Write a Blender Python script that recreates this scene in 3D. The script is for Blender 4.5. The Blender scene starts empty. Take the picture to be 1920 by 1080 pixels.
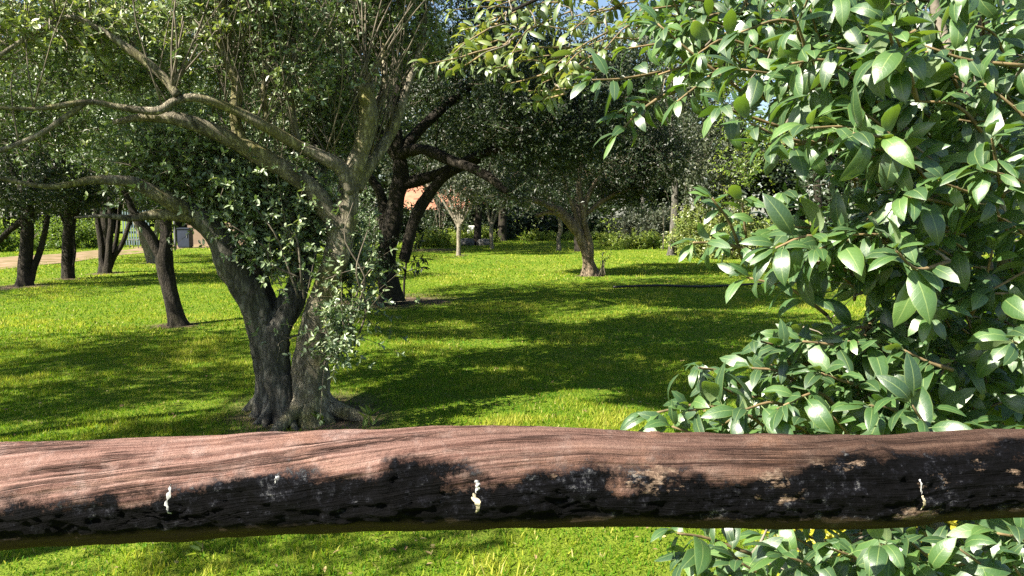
import bpy, math, random
import numpy as np
from mathutils import Vector, Matrix

# ------------------------------------------------------------------ camera, sky, sun, exposure
SC = bpy.context.scene
COL = SC.collection
F_PX, CAM_H, PITCH = 1400.0, 1.55, math.atan(135.0 / 1400.0)
cam_d = bpy.data.cameras.new('camera')
cam = bpy.data.objects.new('camera', cam_d)
COL.objects.link(cam)
cam.location = (0, 0, CAM_H)
cam.rotation_euler = (math.pi / 2 - PITCH, 0, 0)
cam_d.sensor_width = 36.0
cam_d.lens = 36.0 * F_PX / 1920.0
cam_d.clip_start = 0.05
cam_d.clip_end = 1500
SC.camera = cam

SUN_AZ, SUN_EL = math.radians(32), math.radians(41)     # the sun stands to the left, a little behind the viewer
SUN = Vector((-math.cos(SUN_AZ) * math.cos(SUN_EL), -math.sin(SUN_AZ) * math.cos(SUN_EL), math.sin(SUN_EL)))
W = bpy.data.worlds.new('World')
SC.world = W
W.use_nodes = True
wn = W.node_tree
sky = wn.nodes.new('ShaderNodeTexSky')
sky.sky_type = 'NISHITA'
sky.sun_disc = False
sky.sun_elevation = SUN_EL
sky.sun_rotation = math.atan2(SUN.x, SUN.y)
bg = wn.nodes['Background']
wn.links.new(sky.outputs[0], bg.inputs[0])
bg.inputs[1].default_value = 0.05
sl = bpy.data.lights.new('sun', 'SUN')
sl.energy = 5.0
sl.angle = math.radians(0.5)
sl.color = (1.0, 0.93, 0.80)
so = bpy.data.objects.new('sun', sl)
COL.objects.link(so)
so.rotation_euler = SUN.to_track_quat('Z', 'Y').to_euler()
so.location = (-8, -4, 12)
SC.view_settings.view_transform = 'Standard'
SC.view_settings.look = 'None'
SC.view_settings.exposure = 2.05
SC.view_settings.gamma = 1.0
SC.view_settings.use_curve_mapping = False
SC.cycles.use_denoising = False
SC.cycles.max_bounces = 6
SC.cycles.diffuse_bounces = 2
SC.cycles.glossy_bounces = 2
SC.cycles.transmission_bounces = 4
SC.cycles.transparent_max_bounces = 4
SC.cycles.caustics_reflective = False
SC.cycles.caustics_refractive = False
SC.cycles.sample_clamp_indirect = 6.0

# ------------------------------------------------------------------ measuring helpers
cp, sp = math.cos(PITCH), math.sin(PITCH)


def P(px, py, d):
    """World point at distance d (metres along the lawn) seen at photo position px, py."""
    u, v = (px - 960) / F_PX, -(py - 540) / F_PX
    x, y, z = u, cp + v * sp, -sp + v * cp
    t = d / y
    return np.array((x * t, d, CAM_H + z * t))


def G(px, py):
    """Point of the ground seen at px, py."""
    v = -(py - 540) / F_PX
    y, z = cp + v * sp, -sp + v * cp
    t = CAM_H / -z
    return P(px, py, y * t)


def proj(p):
    p = np.asarray(p, float)
    r = p - np.array((0, 0, CAM_H))
    f = r[..., 1] * cp - r[..., 2] * sp
    up = r[..., 1] * sp + r[..., 2] * cp
    f = np.maximum(f, 1e-3)
    return 960 + F_PX * r[..., 0] / f, 540 - F_PX * up / f


def gz(x, y):
    return 0.025 * np.sin(x * 0.7 + 1.0) * np.sin(y * 0.5) + 0.012 * np.sin(x * 1.9 + y * 1.3) - 0.01


def vnoise(p, seed=0):
    """Smooth value noise in 0..1 for an (N,3) array."""
    p = np.asarray(p, float)
    i = np.floor(p).astype(np.int64)
    f = p - i
    f = f * f * (3 - 2 * f)

    def h(a, b, c):
        n = (a * 374761393 + b * 668265263 + c * 1440662683 + seed * 974634777) & 0xFFFFFFFF
        n = ((n ^ (n >> 13)) * 1274126177) & 0xFFFFFFFF
        n = n ^ (n >> 16)
        return (n & 0xFFFF) / 65535.0
    r = 0
    for dx in (0, 1):
        for dy in (0, 1):
            for dz in (0, 1):
                w = (f[:, 0] if dx else 1 - f[:, 0]) * (f[:, 1] if dy else 1 - f[:, 1]) * (f[:, 2] if dz else 1 - f[:, 2])
                r = r + w * h(i[:, 0] + dx, i[:, 1] + dy, i[:, 2] + dz)
    return r


def fbm(p, o=3, seed=0):
    r, a, s = 0, 0.5, 0
    p = np.asarray(p, float)
    for k in range(o):
        r = r + a * vnoise(p * 2 ** k, seed + k)
        s += a
        a *= 0.5
    return r / s


def nrm(a):
    return a / np.maximum(np.linalg.norm(a, axis=-1, keepdims=True), 1e-9)


# ------------------------------------------------------------------ mesh helpers
class Geo:
    def __init__(self):
        self.v, self.f, self.r, self.uv, self.n = [], [], [], [], 0

    def add(self, v, faces, rnd=0.5, uv=None):
        """faces: list of (k, m) index arrays with k corners"""
        v = np.asarray(v, float).reshape(-1, 3)
        for q in faces:
            self.f.append(np.asarray(q, np.int64) + self.n)
        self.v.append(v)
        self.r.append(np.broadcast_to(np.asarray(rnd, float), (len(v),)).copy())
        uv = np.zeros((len(v), 3)) if uv is None else np.asarray(uv, float)
        self.uv.append(uv if uv.shape[1] == 3 else np.column_stack([uv, np.zeros(len(uv))]))
        self.n += len(v)

    def mesh(self, name, mat, origin=(0, 0, 0), smooth=True):
        v = np.concatenate(self.v) - np.asarray(origin, float)
        me = bpy.data.meshes.new(name)
        me.vertices.add(len(v))
        me.vertices.foreach_set('co', v.astype(np.float32).ravel())
        lt = np.concatenate([np.full(len(q), q.shape[1], np.int32) for q in self.f])
        li = np.concatenate([q.ravel() for q in self.f]).astype(np.int32)
        ls = np.concatenate([[0], np.cumsum(lt)[:-1]]).astype(np.int32)
        me.loops.add(len(li))
        me.loops.foreach_set('vertex_index', li)
        me.polygons.add(len(lt))
        me.polygons.foreach_set('loop_start', ls)
        me.polygons.foreach_set('loop_total', lt)
        me.polygons.foreach_set('use_smooth', np.full(len(lt), smooth, bool))
        a = me.attributes.new('rnd', 'FLOAT', 'POINT')
        a.data.foreach_set('value', np.concatenate(self.r).astype(np.float32))
        b = me.attributes.new('lf', 'FLOAT_VECTOR', 'POINT')
        uv = np.concatenate(self.uv)
        b.data.foreach_set('vector', uv.astype(np.float32).ravel())
        me.materials.append(mat)
        me.update(calc_edges=True)
        me.validate()
        return me

    def build(self, name, mat, parent=None, smooth=True, kind=None):
        o = (0, 0, 0) if parent is None else tuple(parent.location)
        ob = bpy.data.objects.new(name, self.mesh(name, mat, o, smooth))
        COL.objects.link(ob)
        if parent is not None:
            ob.parent = parent
        if kind:
            ob['kind'] = kind
        return ob


def thing(name, label, cat, loc, group=None):
    o = bpy.data.objects.new(name, None)
    o.empty_display_size = 0.2
    COL.objects.link(o)
    o.location = tuple(float(c) for c in loc)
    o['label'] = label
    o['category'] = cat
    if group:
        o['group'] = group
    return o


def tag(o, label, cat, group=None):
    o['label'] = label
    o['category'] = cat
    if group:
        o['group'] = group
    return o


def spline(pts, n):
    """Catmull-Rom through (M,k) rows."""
    pts = np.asarray(pts, float)
    if len(pts) < 3:
        t = np.linspace(0, 1, n)[:, None]
        return pts[0] * (1 - t) + pts[-1] * t
    q = np.vstack([2 * pts[0] - pts[1], pts, 2 * pts[-1] - pts[-2]])
    M = len(pts) - 1
    t = np.linspace(0, M - 1e-6, n)
    i = t.astype(int)
    f = (t - i)[:, None]
    a, b, c, d = q[i], q[i + 1], q[i + 2], q[i + 3]
    return 0.5 * (2 * b + (c - a) * f + (2 * a - 5 * b + 4 * c - d) * f ** 2 + (3 * b - a - 3 * c + d) * f ** 3)


def tube(geo, pts, sides=8, n=None, bump=0.0, seed=0, rnd=0.5, cap=True, bscale=6.0):
    """pts rows x,y,z,r -> a smooth tapering tube with an uneven surface."""
    pts = np.asarray(pts, float)
    if n is None:
        n = max(3, len(pts) * 3)
    s = spline(pts, n)
    c, r = s[:, :3], np.maximum(s[:, 3], 0.0008)
    tan = nrm(np.gradient(c, axis=0))
    ref = np.array((0.0, 1.0, 0.0)) if abs(tan[0][1]) < 0.9 else np.array((1.0, 0, 0))
    A = np.zeros_like(c)
    a = ref - tan[0] * ref.dot(tan[0])
    for k in range(n):
        a = a - tan[k] * a.dot(tan[k])
        a = a / max(np.linalg.norm(a), 1e-9)
        A[k] = a
    B = np.cross(tan, A)
    th = np.arange(sides) * 2 * math.pi / sides
    ring = A[:, None, :] * np.cos(th)[None, :, None] + B[:, None, :] * np.sin(th)[None, :, None]
    rr = np.repeat(r[:, None], sides, 1)
    if bump:
        base = (c[:, None, :] + ring * r[:, None, None]).reshape(-1, 3)
        nn = fbm(base * np.array((1, 1, 0.45)) * bscale, 3, seed).reshape(n, sides)
        rr = rr * (1 + bump * (nn - 0.5) * 2)
    v = (c[:, None, :] + ring * rr[:, :, None]).reshape(-1, 3)
    i, j = np.meshgrid(np.arange(n - 1), np.arange(sides), indexing='ij')
    j2 = (j + 1) % sides
    q = np.stack([i * sides + j, i * sides + j2, (i + 1) * sides + j2, (i + 1) * sides + j], -1).reshape(-1, 4)
    faces = [q]
    if cap:
        v = np.vstack([v, c[0], c[-1] + tan[-1] * r[-1] * 0.4])
        k = np.arange(sides)
        k2 = (k + 1) % sides
        faces.append(np.stack([k2, k, np.full(sides, n * sides)], -1))
        faces.append(np.stack([(n - 1) * sides + k, (n - 1) * sides + k2, np.full(sides, n * sides + 1)], -1))
    geo.add(v, faces, rnd)
    return c, r


def leaf_cards(geo, pos, axis, normal, L, Wd, rnd, fold=0.25, droop=0.15, six=False):
    """Many small folded leaves at once."""
    N = len(pos)
    axis = nrm(axis)
    side = nrm(np.cross(axis, normal))
    nn = np.cross(side, axis)
    L = np.broadcast_to(L, (N,))[:, None]
    Wd = np.broadcast_to(Wd, (N,))[:, None]
    if six:
        def at(t, s, dz):
            return pos + axis * L * t + side * Wd * s + nn * L * dz
        v = np.stack([pos, at(.3, .42, fold * .22), at(.7, .4, fold * .2 - droop * .4), at(1, 0, -droop),
                      at(.7, -.4, fold * .2 - droop * .4), at(.3, -.42, fold * .22)], 1).reshape(-1, 3)
        o = np.arange(N)[:, None] * 6
        f = np.concatenate([o + np.array([[0, 1, 2]]), o + np.array([[0, 2, 3]]), o + np.array([[0, 3, 4]]), o + np.array([[0, 4, 5]])])
        geo.add(v, [f], np.repeat(rnd, 6))
    else:
        m = pos + axis * L * .48
        v = np.stack([pos, m + side * Wd * .5 + nn * Wd * fold, pos + axis * L - nn * L * droop, m - side * Wd * .5 + nn * Wd * fold], 1).reshape(-1, 3)
        o = np.arange(N)[:, None] * 4
        f = np.concatenate([o + np.array([[0, 1, 2]]), o + np.array([[0, 2, 3]])])
        geo.add(v, [f], np.repeat(rnd, 4))


def prism_box(geo, lo, hi, rnd=0.5):
    x0, y0, z0 = lo
    x1, y1, z1 = hi
    v = [(x0, y0, z0), (x1, y0, z0), (x1, y1, z0), (x0, y1, z0), (x0, y0, z1), (x1, y0, z1), (x1, y1, z1), (x0, y1, z1)]
    geo.add(v, [np.array([(3, 2, 1, 0), (4, 5, 6, 7), (0, 1, 5, 4), (1, 2, 6, 5), (2, 3, 7, 6), (3, 0, 4, 7)])], rnd)


# ------------------------------------------------------------------ materials
def new_mat(name):
    m = bpy.data.materials.new(name)
    m.use_nodes = True
    nt = m.node_tree
    b = nt.nodes['Principled BSDF']
    return m, nt, b


def nd(nt, t, **kw):
    n = nt.nodes.new(t)
    for k, v in kw.items():
        setattr(n, k, v)
    return n


def ramp(nt, fac, stops):
    r = nd(nt, 'ShaderNodeValToRGB')
    e = r.color_ramp.elements
    while len(e) < len(stops):
        e.new(0.5)
    for k, (p, c) in enumerate(stops):
        e[k].position = p
        e[k].color = (*c, 1) if len(c) == 3 else c
    nt.links.new(fac, r.inputs[0])
    return r


def noise(nt, scale, detail=4, rough=0.55, coord=None, vec_scale=None, distort=0.0):
    tc = nd(nt, 'ShaderNodeTexCoord')
    src = tc.outputs[coord or 'Object']
    if vec_scale:
        mp = nd(nt, 'ShaderNodeMapping')
        mp.inputs['Scale'].default_value = vec_scale
        nt.links.new(src, mp.inputs[0])
        src = mp.outputs[0]
    n = nd(nt, 'ShaderNodeTexNoise')
    n.inputs['Scale'].default_value = scale
    n.inputs['Detail'].default_value = detail
    n.inputs['Roughness'].default_value = rough
    n.inputs['Distortion'].default_value = distort
    nt.links.new(src, n.inputs['Vector'])
    return n


def mixrgb(nt, fac, a, b):
    m = nd(nt, 'ShaderNodeMix', data_type='RGBA')
    for k, s in ((0, fac), (6, a), (7, b)):
        if isinstance(s, (int, float)):
            m.inputs[k].default_value = s
        elif isinstance(s, tuple):
            m.inputs[k].default_value = (*s, 1)
        else:
            nt.links.new(s, m.inputs[k])
    return m.outputs[2]


def math_n(nt, op, a, b=0.0, c=0.0):
    m = nd(nt, 'ShaderNodeMath', operation=op)
    for k, s in ((0, a), (1, b), (2, c)):
        if isinstance(s, (int, float)):
            m.inputs[k].default_value = s
        else:
            nt.links.new(s, m.inputs[k])
    return m.outputs[0]


def bump(nt, bsdf, h, strength, dist):
    b = nd(nt, 'ShaderNodeBump')
    b.inputs['Strength'].default_value = strength
    b.inputs['Distance'].default_value = dist
    nt.links.new(h, b.inputs['Height'])
    nt.links.new(b.outputs[0], bsdf.inputs['Normal'])
    return b


def leaf_mat(name, stops, trans, tfac=0.35, rough=0.42, spec=0.5, gloss_tint=None):
    """Two-sided thin leaf: glossy diffuse front mixed with light coming through."""
    m, nt, b = new_mat(name)
    at = nd(nt, 'ShaderNodeAttribute', attribute_name='rnd')
    c = ramp(nt, at.outputs['Fac'], stops)
    nt.links.new(c.outputs[0], b.inputs['Base Color'])
    b.inputs['Roughness'].default_value = rough
    b.inputs['Specular IOR Level'].default_value = spec
    tr = nd(nt, 'ShaderNodeBsdfTranslucent')
    tc = ramp(nt, at.outputs['Fac'], trans)
    nt.links.new(tc.outputs[0], tr.inputs[0])
    mx = nd(nt, 'ShaderNodeMixShader')
    mx.inputs[0].default_value = tfac
    nt.links.new(b.outputs[0], mx.inputs[1])
    nt.links.new(tr.outputs[0], mx.inputs[2])
    nt.links.new(mx.outputs[0], nt.nodes['Material Output'].inputs[0])
    return m


def bark_mat(name, dark, light, moss=(0.11, 0.115, 0.03), moss_amt=0.5, scale=9.0, bstr=0.9):
    m, nt, b = new_mat(name)
    n1 = noise(nt, scale, 8, 0.65, vec_scale=(1, 1, 0.32), distort=0.4)
    c = ramp(nt, n1.outputs[0], [(0.3, dark), (0.5, tuple((d + l) / 2 for d, l in zip(dark, light))), (0.72, light)])
    n2 = noise(nt, 2.3, 5, 0.6)
    mk = ramp(nt, n2.outputs[0], [(0.62 - 0.2 * moss_amt, (0, 0, 0)), (0.75 - 0.1 * moss_amt, (1, 1, 1))])
    c2 = mixrgb(nt, math_n(nt, 'MULTIPLY', mk.outputs[0], 0.8 * min(1, moss_amt * 1.6)), c.outputs[0], moss)
    n3 = noise(nt, 26, 4, 0.7)
    lk = ramp(nt, n3.outputs[0], [(0.62, (0, 0, 0)), (0.72, (1, 1, 1))])
    c3 = mixrgb(nt, math_n(nt, 'MULTIPLY', lk.outputs[0], 0.5), c2, tuple(min(1, l * 1.5 + 0.02) for l in light))
    b.inputs['Roughness'].default_value = 0.9
    b.inputs['Specular IOR Level'].default_value = 0.2
    vo = nd(nt, 'ShaderNodeTexVoronoi', feature='DISTANCE_TO_EDGE')
    vo.inputs['Scale'].default_value = scale * 2.4
    tc = nd(nt, 'ShaderNodeTexCoord')
    mp = nd(nt, 'ShaderNodeMapping')
    mp.inputs['Scale'].default_value = (1, 1, 0.35)
    nt.links.new(tc.outputs['Object'], mp.inputs[0])
    nt.links.new(mp.outputs[0], vo.inputs['Vector'])
    wp = nd(nt, 'ShaderNodeVectorMath', operation='ADD')
    nt.links.new(mp.outputs[0], wp.inputs[0])
    sc_ = nd(nt, 'ShaderNodeVectorMath', operation='SCALE')
    sc_.inputs['Scale'].default_value = 0.16
    nt.links.new(n1.outputs['Color'], sc_.inputs[0])
    nt.links.new(sc_.outputs[0], wp.inputs[1])
    nt.links.new(wp.outputs[0], vo.inputs['Vector'])
    fz = ramp(nt, vo.outputs['Distance'], [(0.0, (1, 1, 1)), (0.16, (0, 0, 0))])
    c4 = mixrgb(nt, math_n(nt, 'MULTIPLY', fz.outputs[0], .5), c3, tuple(d * .35 for d in dark))
    nt.links.new(c4, b.inputs['Base Color'])
    h = math_n(nt, 'ADD', n1.outputs[0], math_n(nt, 'MINIMUM', math_n(nt, 'MULTIPLY', vo.outputs['Distance'], 1.6), 0.4))
    bump(nt, b, h, bstr, 0.03)
    return m


def plain_mat(name, c1, c2, scale=8, rough=0.8, bstr=0.3, bdist=0.01, spec=0.3, metal=0.0):
    m, nt, b = new_mat(name)
    n = noise(nt, scale, 6, 0.6)
    c = ramp(nt, n.outputs[0], [(0.35, c1), (0.68, c2)])
    nt.links.new(c.outputs[0], b.inputs['Base Color'])
    b.inputs['Roughness'].default_value = rough
    b.inputs['Specular IOR Level'].default_value = spec
    b.inputs['Metallic'].default_value = metal
    if bstr:
        bump(nt, b, n.outputs[0], bstr, bdist)
    return m


M = {}
M['olive_leaf'] = leaf_mat('grey_green_leaf',
    [(0, (.05, .09, .035)), (.4, (.13, .185, .09)), (.75, (.25, .31, .17)), (1, (.38, .43, .19))],
    [(0, (.07, .13, .02)), (.6, (.15, .24, .035)), (1, (.34, .40, .05))], 0.22, 0.45, 0.8)
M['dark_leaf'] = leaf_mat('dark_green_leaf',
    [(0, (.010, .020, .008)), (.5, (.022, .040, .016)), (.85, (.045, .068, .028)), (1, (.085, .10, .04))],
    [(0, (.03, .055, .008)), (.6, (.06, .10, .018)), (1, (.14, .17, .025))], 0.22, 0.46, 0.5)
M['fresh_leaf'] = leaf_mat('bright_green_leaf',
    [(0, (.05, .10, .015)), (.5, (.11, .18, .03)), (1, (.22, .27, .045))],
    [(0, (.15, .25, .02)), (.6, (.26, .38, .03)), (1, (.45, .5, .05))], 0.4, 0.45, 0.5)
M['grey_leaf'] = leaf_mat('silver_grey_leaf',
    [(0, (.025, .035, .018)), (.5, (.055, .07, .04)), (1, (.13, .14, .08))],
    [(0, (.05, .07, .025)), (1, (.15, .18, .06))], 0.22, 0.5, 0.5)
M['ivy_leaf'] = leaf_mat('ivy_leaf',
    [(0, (.05, .09, .02)), (.5, (.14, .19, .045)), (1, (.30, .32, .09))],
    [(0, (.12, .18, .02)), (1, (.36, .40, .07))], 0.3, 0.4, 0.6)
M['gold_leaf'] = leaf_mat('yellow_green_leaf',
    [(0, (.16, .19, .02)), (.5, (.38, .38, .03)), (1, (.6, .52, .06))],
    [(0, (.28, .32, .02)), (1, (.7, .62, .05))], 0.4, 0.45, 0.5)
M['young_leaf'] = leaf_mat('young_yellow_green_leaf', [(0, (.08, .12, .04)), (.5, (.18, .24, .09)), (.8, (.30, .35, .19)), (1, (.42, .46, .14))],
    [(0, (.12, .20, .02)), (1, (.42, .50, .06))], .26, .45, .8)
M['pale_twig'] = plain_mat('pale_twig', (.14, .12, .09), (.34, .30, .24), 14, .85, .2)
M['dry_twig'] = plain_mat('dry_twig', (.10, .075, .055), (.26, .21, .16), 20, 0.9, 0.2)
M['bark'] = bark_mat('mossy_grey_bark', (.06, .052, .038), (.46, .41, .30), (.25, .235, .05), 0.7, 13, 1.0)
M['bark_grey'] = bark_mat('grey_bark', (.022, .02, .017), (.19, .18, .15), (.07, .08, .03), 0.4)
M['bark_dark'] = bark_mat('dark_bark', (.008, .007, .006), (.055, .046, .034), (.04, .04, .015), 0.4)
M['bark_brown'] = bark_mat('flaking_brown_bark', (.03, .022, .014), (.40, .31, .21), (.09, .08, .03), 0.3, 14)
M['bark_pale'] = bark_mat('pale_bark', (.11, .095, .07), (.32, .285, .22), (.26, .22, .12), 0.2, 12, 0.5)
M['twig'] = plain_mat('grey_twig', (.05, .042, .03), (.17, .145, .105), 14, 0.85, 0.2)
M['soil'] = plain_mat('bare_soil', (.05, .036, .022), (.15, .11, .075), 9, 0.95, 0.6, 0.02)


def grass_blade_mat():
    m, nt, b = new_mat('grass_blade')
    at = nd(nt, 'ShaderNodeAttribute', attribute_name='rnd')
    c = ramp(nt, at.outputs['Fac'], [(0, (.016, .07, .002)), (.3, (.045, .15, .004)), (.6, (.145, .23, .013)), (.8, (.30, .325, .03)), (.9, (.44, .41, .11)), (1, (.46, .38, .18))])
    nt.links.new(c.outputs[0], b.inputs['Base Color'])
    b.inputs['Roughness'].default_value = 0.6
    b.inputs['Specular IOR Level'].default_value = 0.15
    tr = nd(nt, 'ShaderNodeBsdfTranslucent')
    t = ramp(nt, at.outputs['Fac'], [(0, (.025, .13, .002)), (.5, (.18, .32, .005)), (1, (.50, .48, .05))])
    nt.links.new(t.outputs[0], tr.inputs[0])
    mx = nd(nt, 'ShaderNodeMixShader')
    mx.inputs[0].default_value = 0.45
    nt.links.new(b.outputs[0], mx.inputs[1])
    nt.links.new(tr.outputs[0], mx.inputs[2])
    nt.links.new(mx.outputs[0], nt.nodes['Material Output'].inputs[0])
    return m


M['grass'] = grass_blade_mat()


def ground_mat():
    m, nt, b = new_mat('lawn_ground')
    n1 = noise(nt, 0.35, 6, 0.6)
    n2 = noise(nt, 7.0, 8, 0.7)
    n3 = noise(nt, 60.0, 4, 0.7)
    c = ramp(nt, n1.outputs[0], [(0.32, (.06, .13, .006)), (0.5, (.14, .21, .012)), (0.68, (.26, .27, .04))])
    c2 = ramp(nt, n2.outputs[0], [(0.3, (.025, .055, .004)), (0.5, (.11, .175, .01)), (0.75, (.24, .25, .04))])
    mm = mixrgb(nt, 0.5, c.outputs[0], c2.outputs[0])
    d = ramp(nt, n3.outputs[0], [(0.35, (.03, .055, .008)), (0.62, (.20, .25, .03))])
    mm = mixrgb(nt, 0.35, mm, d.outputs[0])
    at = nd(nt, 'ShaderNodeAttribute', attribute_name='rnd')       # bare earth round trunks
    s = ramp(nt, n2.outputs[0], [(0.3, (.045, .032, .02)), (0.7, (.17, .125, .085))])
    mm = mixrgb(nt, at.outputs['Fac'], mm, s.outputs[0])
    nt.links.new(mm, b.inputs['Base Color'])
    b.inputs['Roughness'].default_value = 1.0
    b.inputs['Specular IOR Level'].default_value = 0.1
    h = math_n(nt, 'ADD', n2.outputs[0], math_n(nt, 'MULTIPLY', n3.outputs[0], 0.6))
    bump(nt, b, h, 0.9, 0.05)
    return m


M['ground'] = ground_mat()

# ------------------------------------------------------------------ ground, path
BARE = []          # (x, y, radius) of bare earth round trunks


def bare(px, py, r):
    g = G(px, py)
    BARE.append((g[0], g[1], r))


bare(560, 775, 0.75); bare(735, 562, 1.25); bare(335, 608, 0.4); bare(45, 536, 0.8); bare(127, 522, 0.4)
bare(198, 512, 0.5); bare(1106, 515, 0.45); bare(860, 479, 0.3); bare(285, 493, 0.5); bare(800, 470, 1.6); bare(790, 566, 0.6)


def soil_amt(x, y):
    s = np.zeros_like(x)
    for bx, by, br in BARE:
        q = np.hypot(x - bx, (y - by))
        s = np.maximum(s, np.clip(1.35 - q / br, 0, 1))
    nn = fbm(np.column_stack([x.ravel() * 2.2, y.ravel() * 2.2, np.zeros(x.size)]), 3, 5).reshape(x.shape)
    return np.clip((s - (nn - 0.25) * 0.9) * 1.8, 0, 1)


def axis_coords(lo, hi, fine_lo, fine_hi, step, grow=1.25):
    a = list(np.arange(fine_lo, fine_hi + step / 2, step))
    s, x = step, a[-1]
    while x < hi:
        s *= grow
        x += s
        a.append(x)
    s, x = step, a[0]
    while x > lo:
        s *= grow
        x -= s
        a.insert(0, x)
    return np.array(a)


gx = axis_coords(-400, 400, -16, 14, 0.22)
gy = axis_coords(-60, 600, -1, 22, 0.18)
X, Y = np.meshgrid(gx, gy)
Z = gz(X, Y) * np.clip(1.2 - np.hypot(X, Y) / 120, 0, 1) - 0.02 * np.clip(np.hypot(X, Y) / 120 - .2, 0, 1)
S = soil_amt(X, Y)
g = Geo()
ny, nx = X.shape
i, j = np.meshgrid(np.arange(ny - 1), np.arange(nx - 1), indexing='ij')
q = np.stack([i * nx + j, i * nx + j + 1, (i + 1) * nx + j + 1, (i + 1) * nx + j], -1).reshape(-1, 4)
g.add(np.stack([X, Y, Z], -1).reshape(-1, 3), [q], S.ravel())
o = g.build('ground', M['ground'])
o['kind'] = 'structure'

M['path'] = plain_mat('dusty_path', (.12, .10, .04), (.27, .19, .135), 1.6, 1.0, 0.3, 0.03, 0.1)
top = [G(-420, 497), G(-150, 491), G(0, 483), G(130, 474), G(240, 464), G(330, 460), G(430, 459), G(560, 459)]
bot = [G(-420, 532), G(-150, 518), G(0, 505), G(130, 491), G(240, 477), G(330, 467), G(430, 464), G(560, 463)]
tp, bt = spline(top, 40), spline(bot, 40)
g = Geo()
rows = 6
V = []
for k in range(40):
    for r in range(rows):
        t = r / (rows - 1)
        p = bt[k] * (1 - t) + tp[k] * t
        jit = (0.35 * math.sin(k * 1.7 + r) if r in (0, rows - 1) else 0)
        V.append((p[0], p[1] + jit, gz(p[0], p[1]) + 0.012))
V = np.array(V)
i, j = np.meshgrid(np.arange(39), np.arange(rows - 1), indexing='ij')
g.add(V, [np.stack([i * rows + j, (i + 1) * rows + j, (i + 1) * rows + j + 1, i * rows + j + 1], -1).reshape(-1, 4)])
o = g.build('dirt_path', M['path'])
o['kind'] = 'structure'
PATH_B, PATH_T = bt, tp


def on_path(x, y):
    lo = np.interp(x, PATH_B[:, 0], PATH_B[:, 1])
    hi = np.interp(x, PATH_T[:, 0], PATH_T[:, 1])
    return (x < PATH_B[-1, 0]) & (y > lo - .1) & (y < hi + .1)


# ------------------------------------------------------------------ grass
rg = np.random.default_rng(11)


def grass_zone(geo, d0, d1, n, w, h, tri=True, pw=1.0):
    u = rg.random(n)
    d = (d0 ** pw + u * (d1 ** pw - d0 ** pw)) ** (1 / pw)
    x = (rg.random(n) * 2 - 1) * (d * 0.74 + 1.0)
    soil = soil_amt(x, d)
    keep = (rg.random(n) > soil * 0.93) & ~on_path(x, d)
    x, d = x[keep], d[keep]
    n = len(x)
    p0 = np.column_stack([x, d, gz(x, d) - 0.004])
    cl = np.clip((fbm(np.column_stack([x * 1.3, d * 1.3, np.zeros(n)]), 3, 3) - .5) * 1.5 + .5, 0, 1)
    cl2 = vnoise(np.column_stack([x * 7, d * 7, np.zeros(n)]), 9)
    hh = h * (0.45 + 0.7 * rg.random(n)) * (0.55 + 0.9 * cl) * (0.6 + .8 * cl2)
    az = rg.random(n) * 6.283
    lean = 0.25 + 0.9 * rg.random(n) ** 1.3
    dirv = np.column_stack([np.cos(az) * lean, np.sin(az) * lean, np.ones(n)])
    dirv = nrm(dirv)
    az2 = rg.random(n) * 6.283
    sv = np.column_stack([np.cos(az2), np.sin(az2), np.zeros(n)])
    ww = (w * (0.6 + 0.8 * rg.random(n)))[:, None]
    rnd = np.clip(0.22 + 0.55 * cl + 0.5 * (cl2 - .5) + rg.normal(0, .16, n), 0, 0.83)
    dry = rg.random(n) < 0.028
    rnd[dry] = 0.9 + 0.1 * rg.random(dry.sum())
    tip = p0 + dirv * hh[:, None]
    if tri:
        v = np.stack([p0 - sv * ww / 2, p0 + sv * ww / 2, tip], 1).reshape(-1, 3)
        f = np.arange(n)[:, None] * 3 + np.array([[0, 1, 2]])
        geo.add(v, [f], np.repeat(rnd, 3))
    else:
        mid = p0 + dirv * hh[:, None] * .55 + np.array((0, 0, 1)) * hh[:, None] * .12
        v = np.stack([p0 - sv * ww / 2, p0 + sv * ww / 2, mid + sv * ww * .45, mid - sv * ww * .45, tip], 1).reshape(-1, 3)
        o5 = np.arange(n)[:, None] * 5
        geo.add(v, [o5 + np.array([[0, 1, 2, 3]]), o5 + np.array([[3, 2, 4]])], np.repeat(rnd, 5))


g = Geo()
grass_zone(g, 2.4, 4.6, 62000, 0.0053, 0.038, False)
grass_zone(g, 4.6, 9.0, 190000, 0.0085, 0.042, True)
grass_zone(g, 9.0, 18.0, 150000, 0.017, 0.046, True, 1.0)
grass_zone(g, 18.0, 34.0, 100000, 0.032, 0.055, True, 1.0)
grass_zone(g, 34.0, 58.0, 36000, 0.05, 0.10, True, 1.0)
o = g.build('grass', M['grass'], smooth=False)
o['kind'] = 'stuff'
o['label'] = 'short yellow-green lawn grass under the trees'

# fallen leaves and bits scattered over the lawn
n = 1500
d = 2.6 + 18 * rg.random(n) ** 1.4
x = (rg.random(n) * 2 - 1) * (d * .74 + .5)
a = rg.random(n) * 6.283
pos = np.column_stack([x, d, gz(x, d) + .018 + .018 * rg.random(n)])
g = Geo()
leaf_cards(g, pos, np.column_stack([np.cos(a), np.sin(a), rg.normal(0, .25, n)]), np.column_stack([rg.normal(0, .5, (n, 2)), np.ones(n)]), .028 * (.5 + rg.random(n)), .014, rg.random(n) * .8, six=True)
M['litter'] = leaf_mat('fallen_leaf', [(0, (.10, .06, .03)), (.5, (.24, .17, .08)), (.8, (.34, .29, .12)), (1, (.42, .40, .16))], [(0, (.1, .07, .03)), (1, (.35, .3, .1))], .2, .6, .3)
o = g.build('fallen_leaves', M['litter'])
o['kind'] = 'stuff'

# ------------------------------------------------------------------ trees


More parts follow.
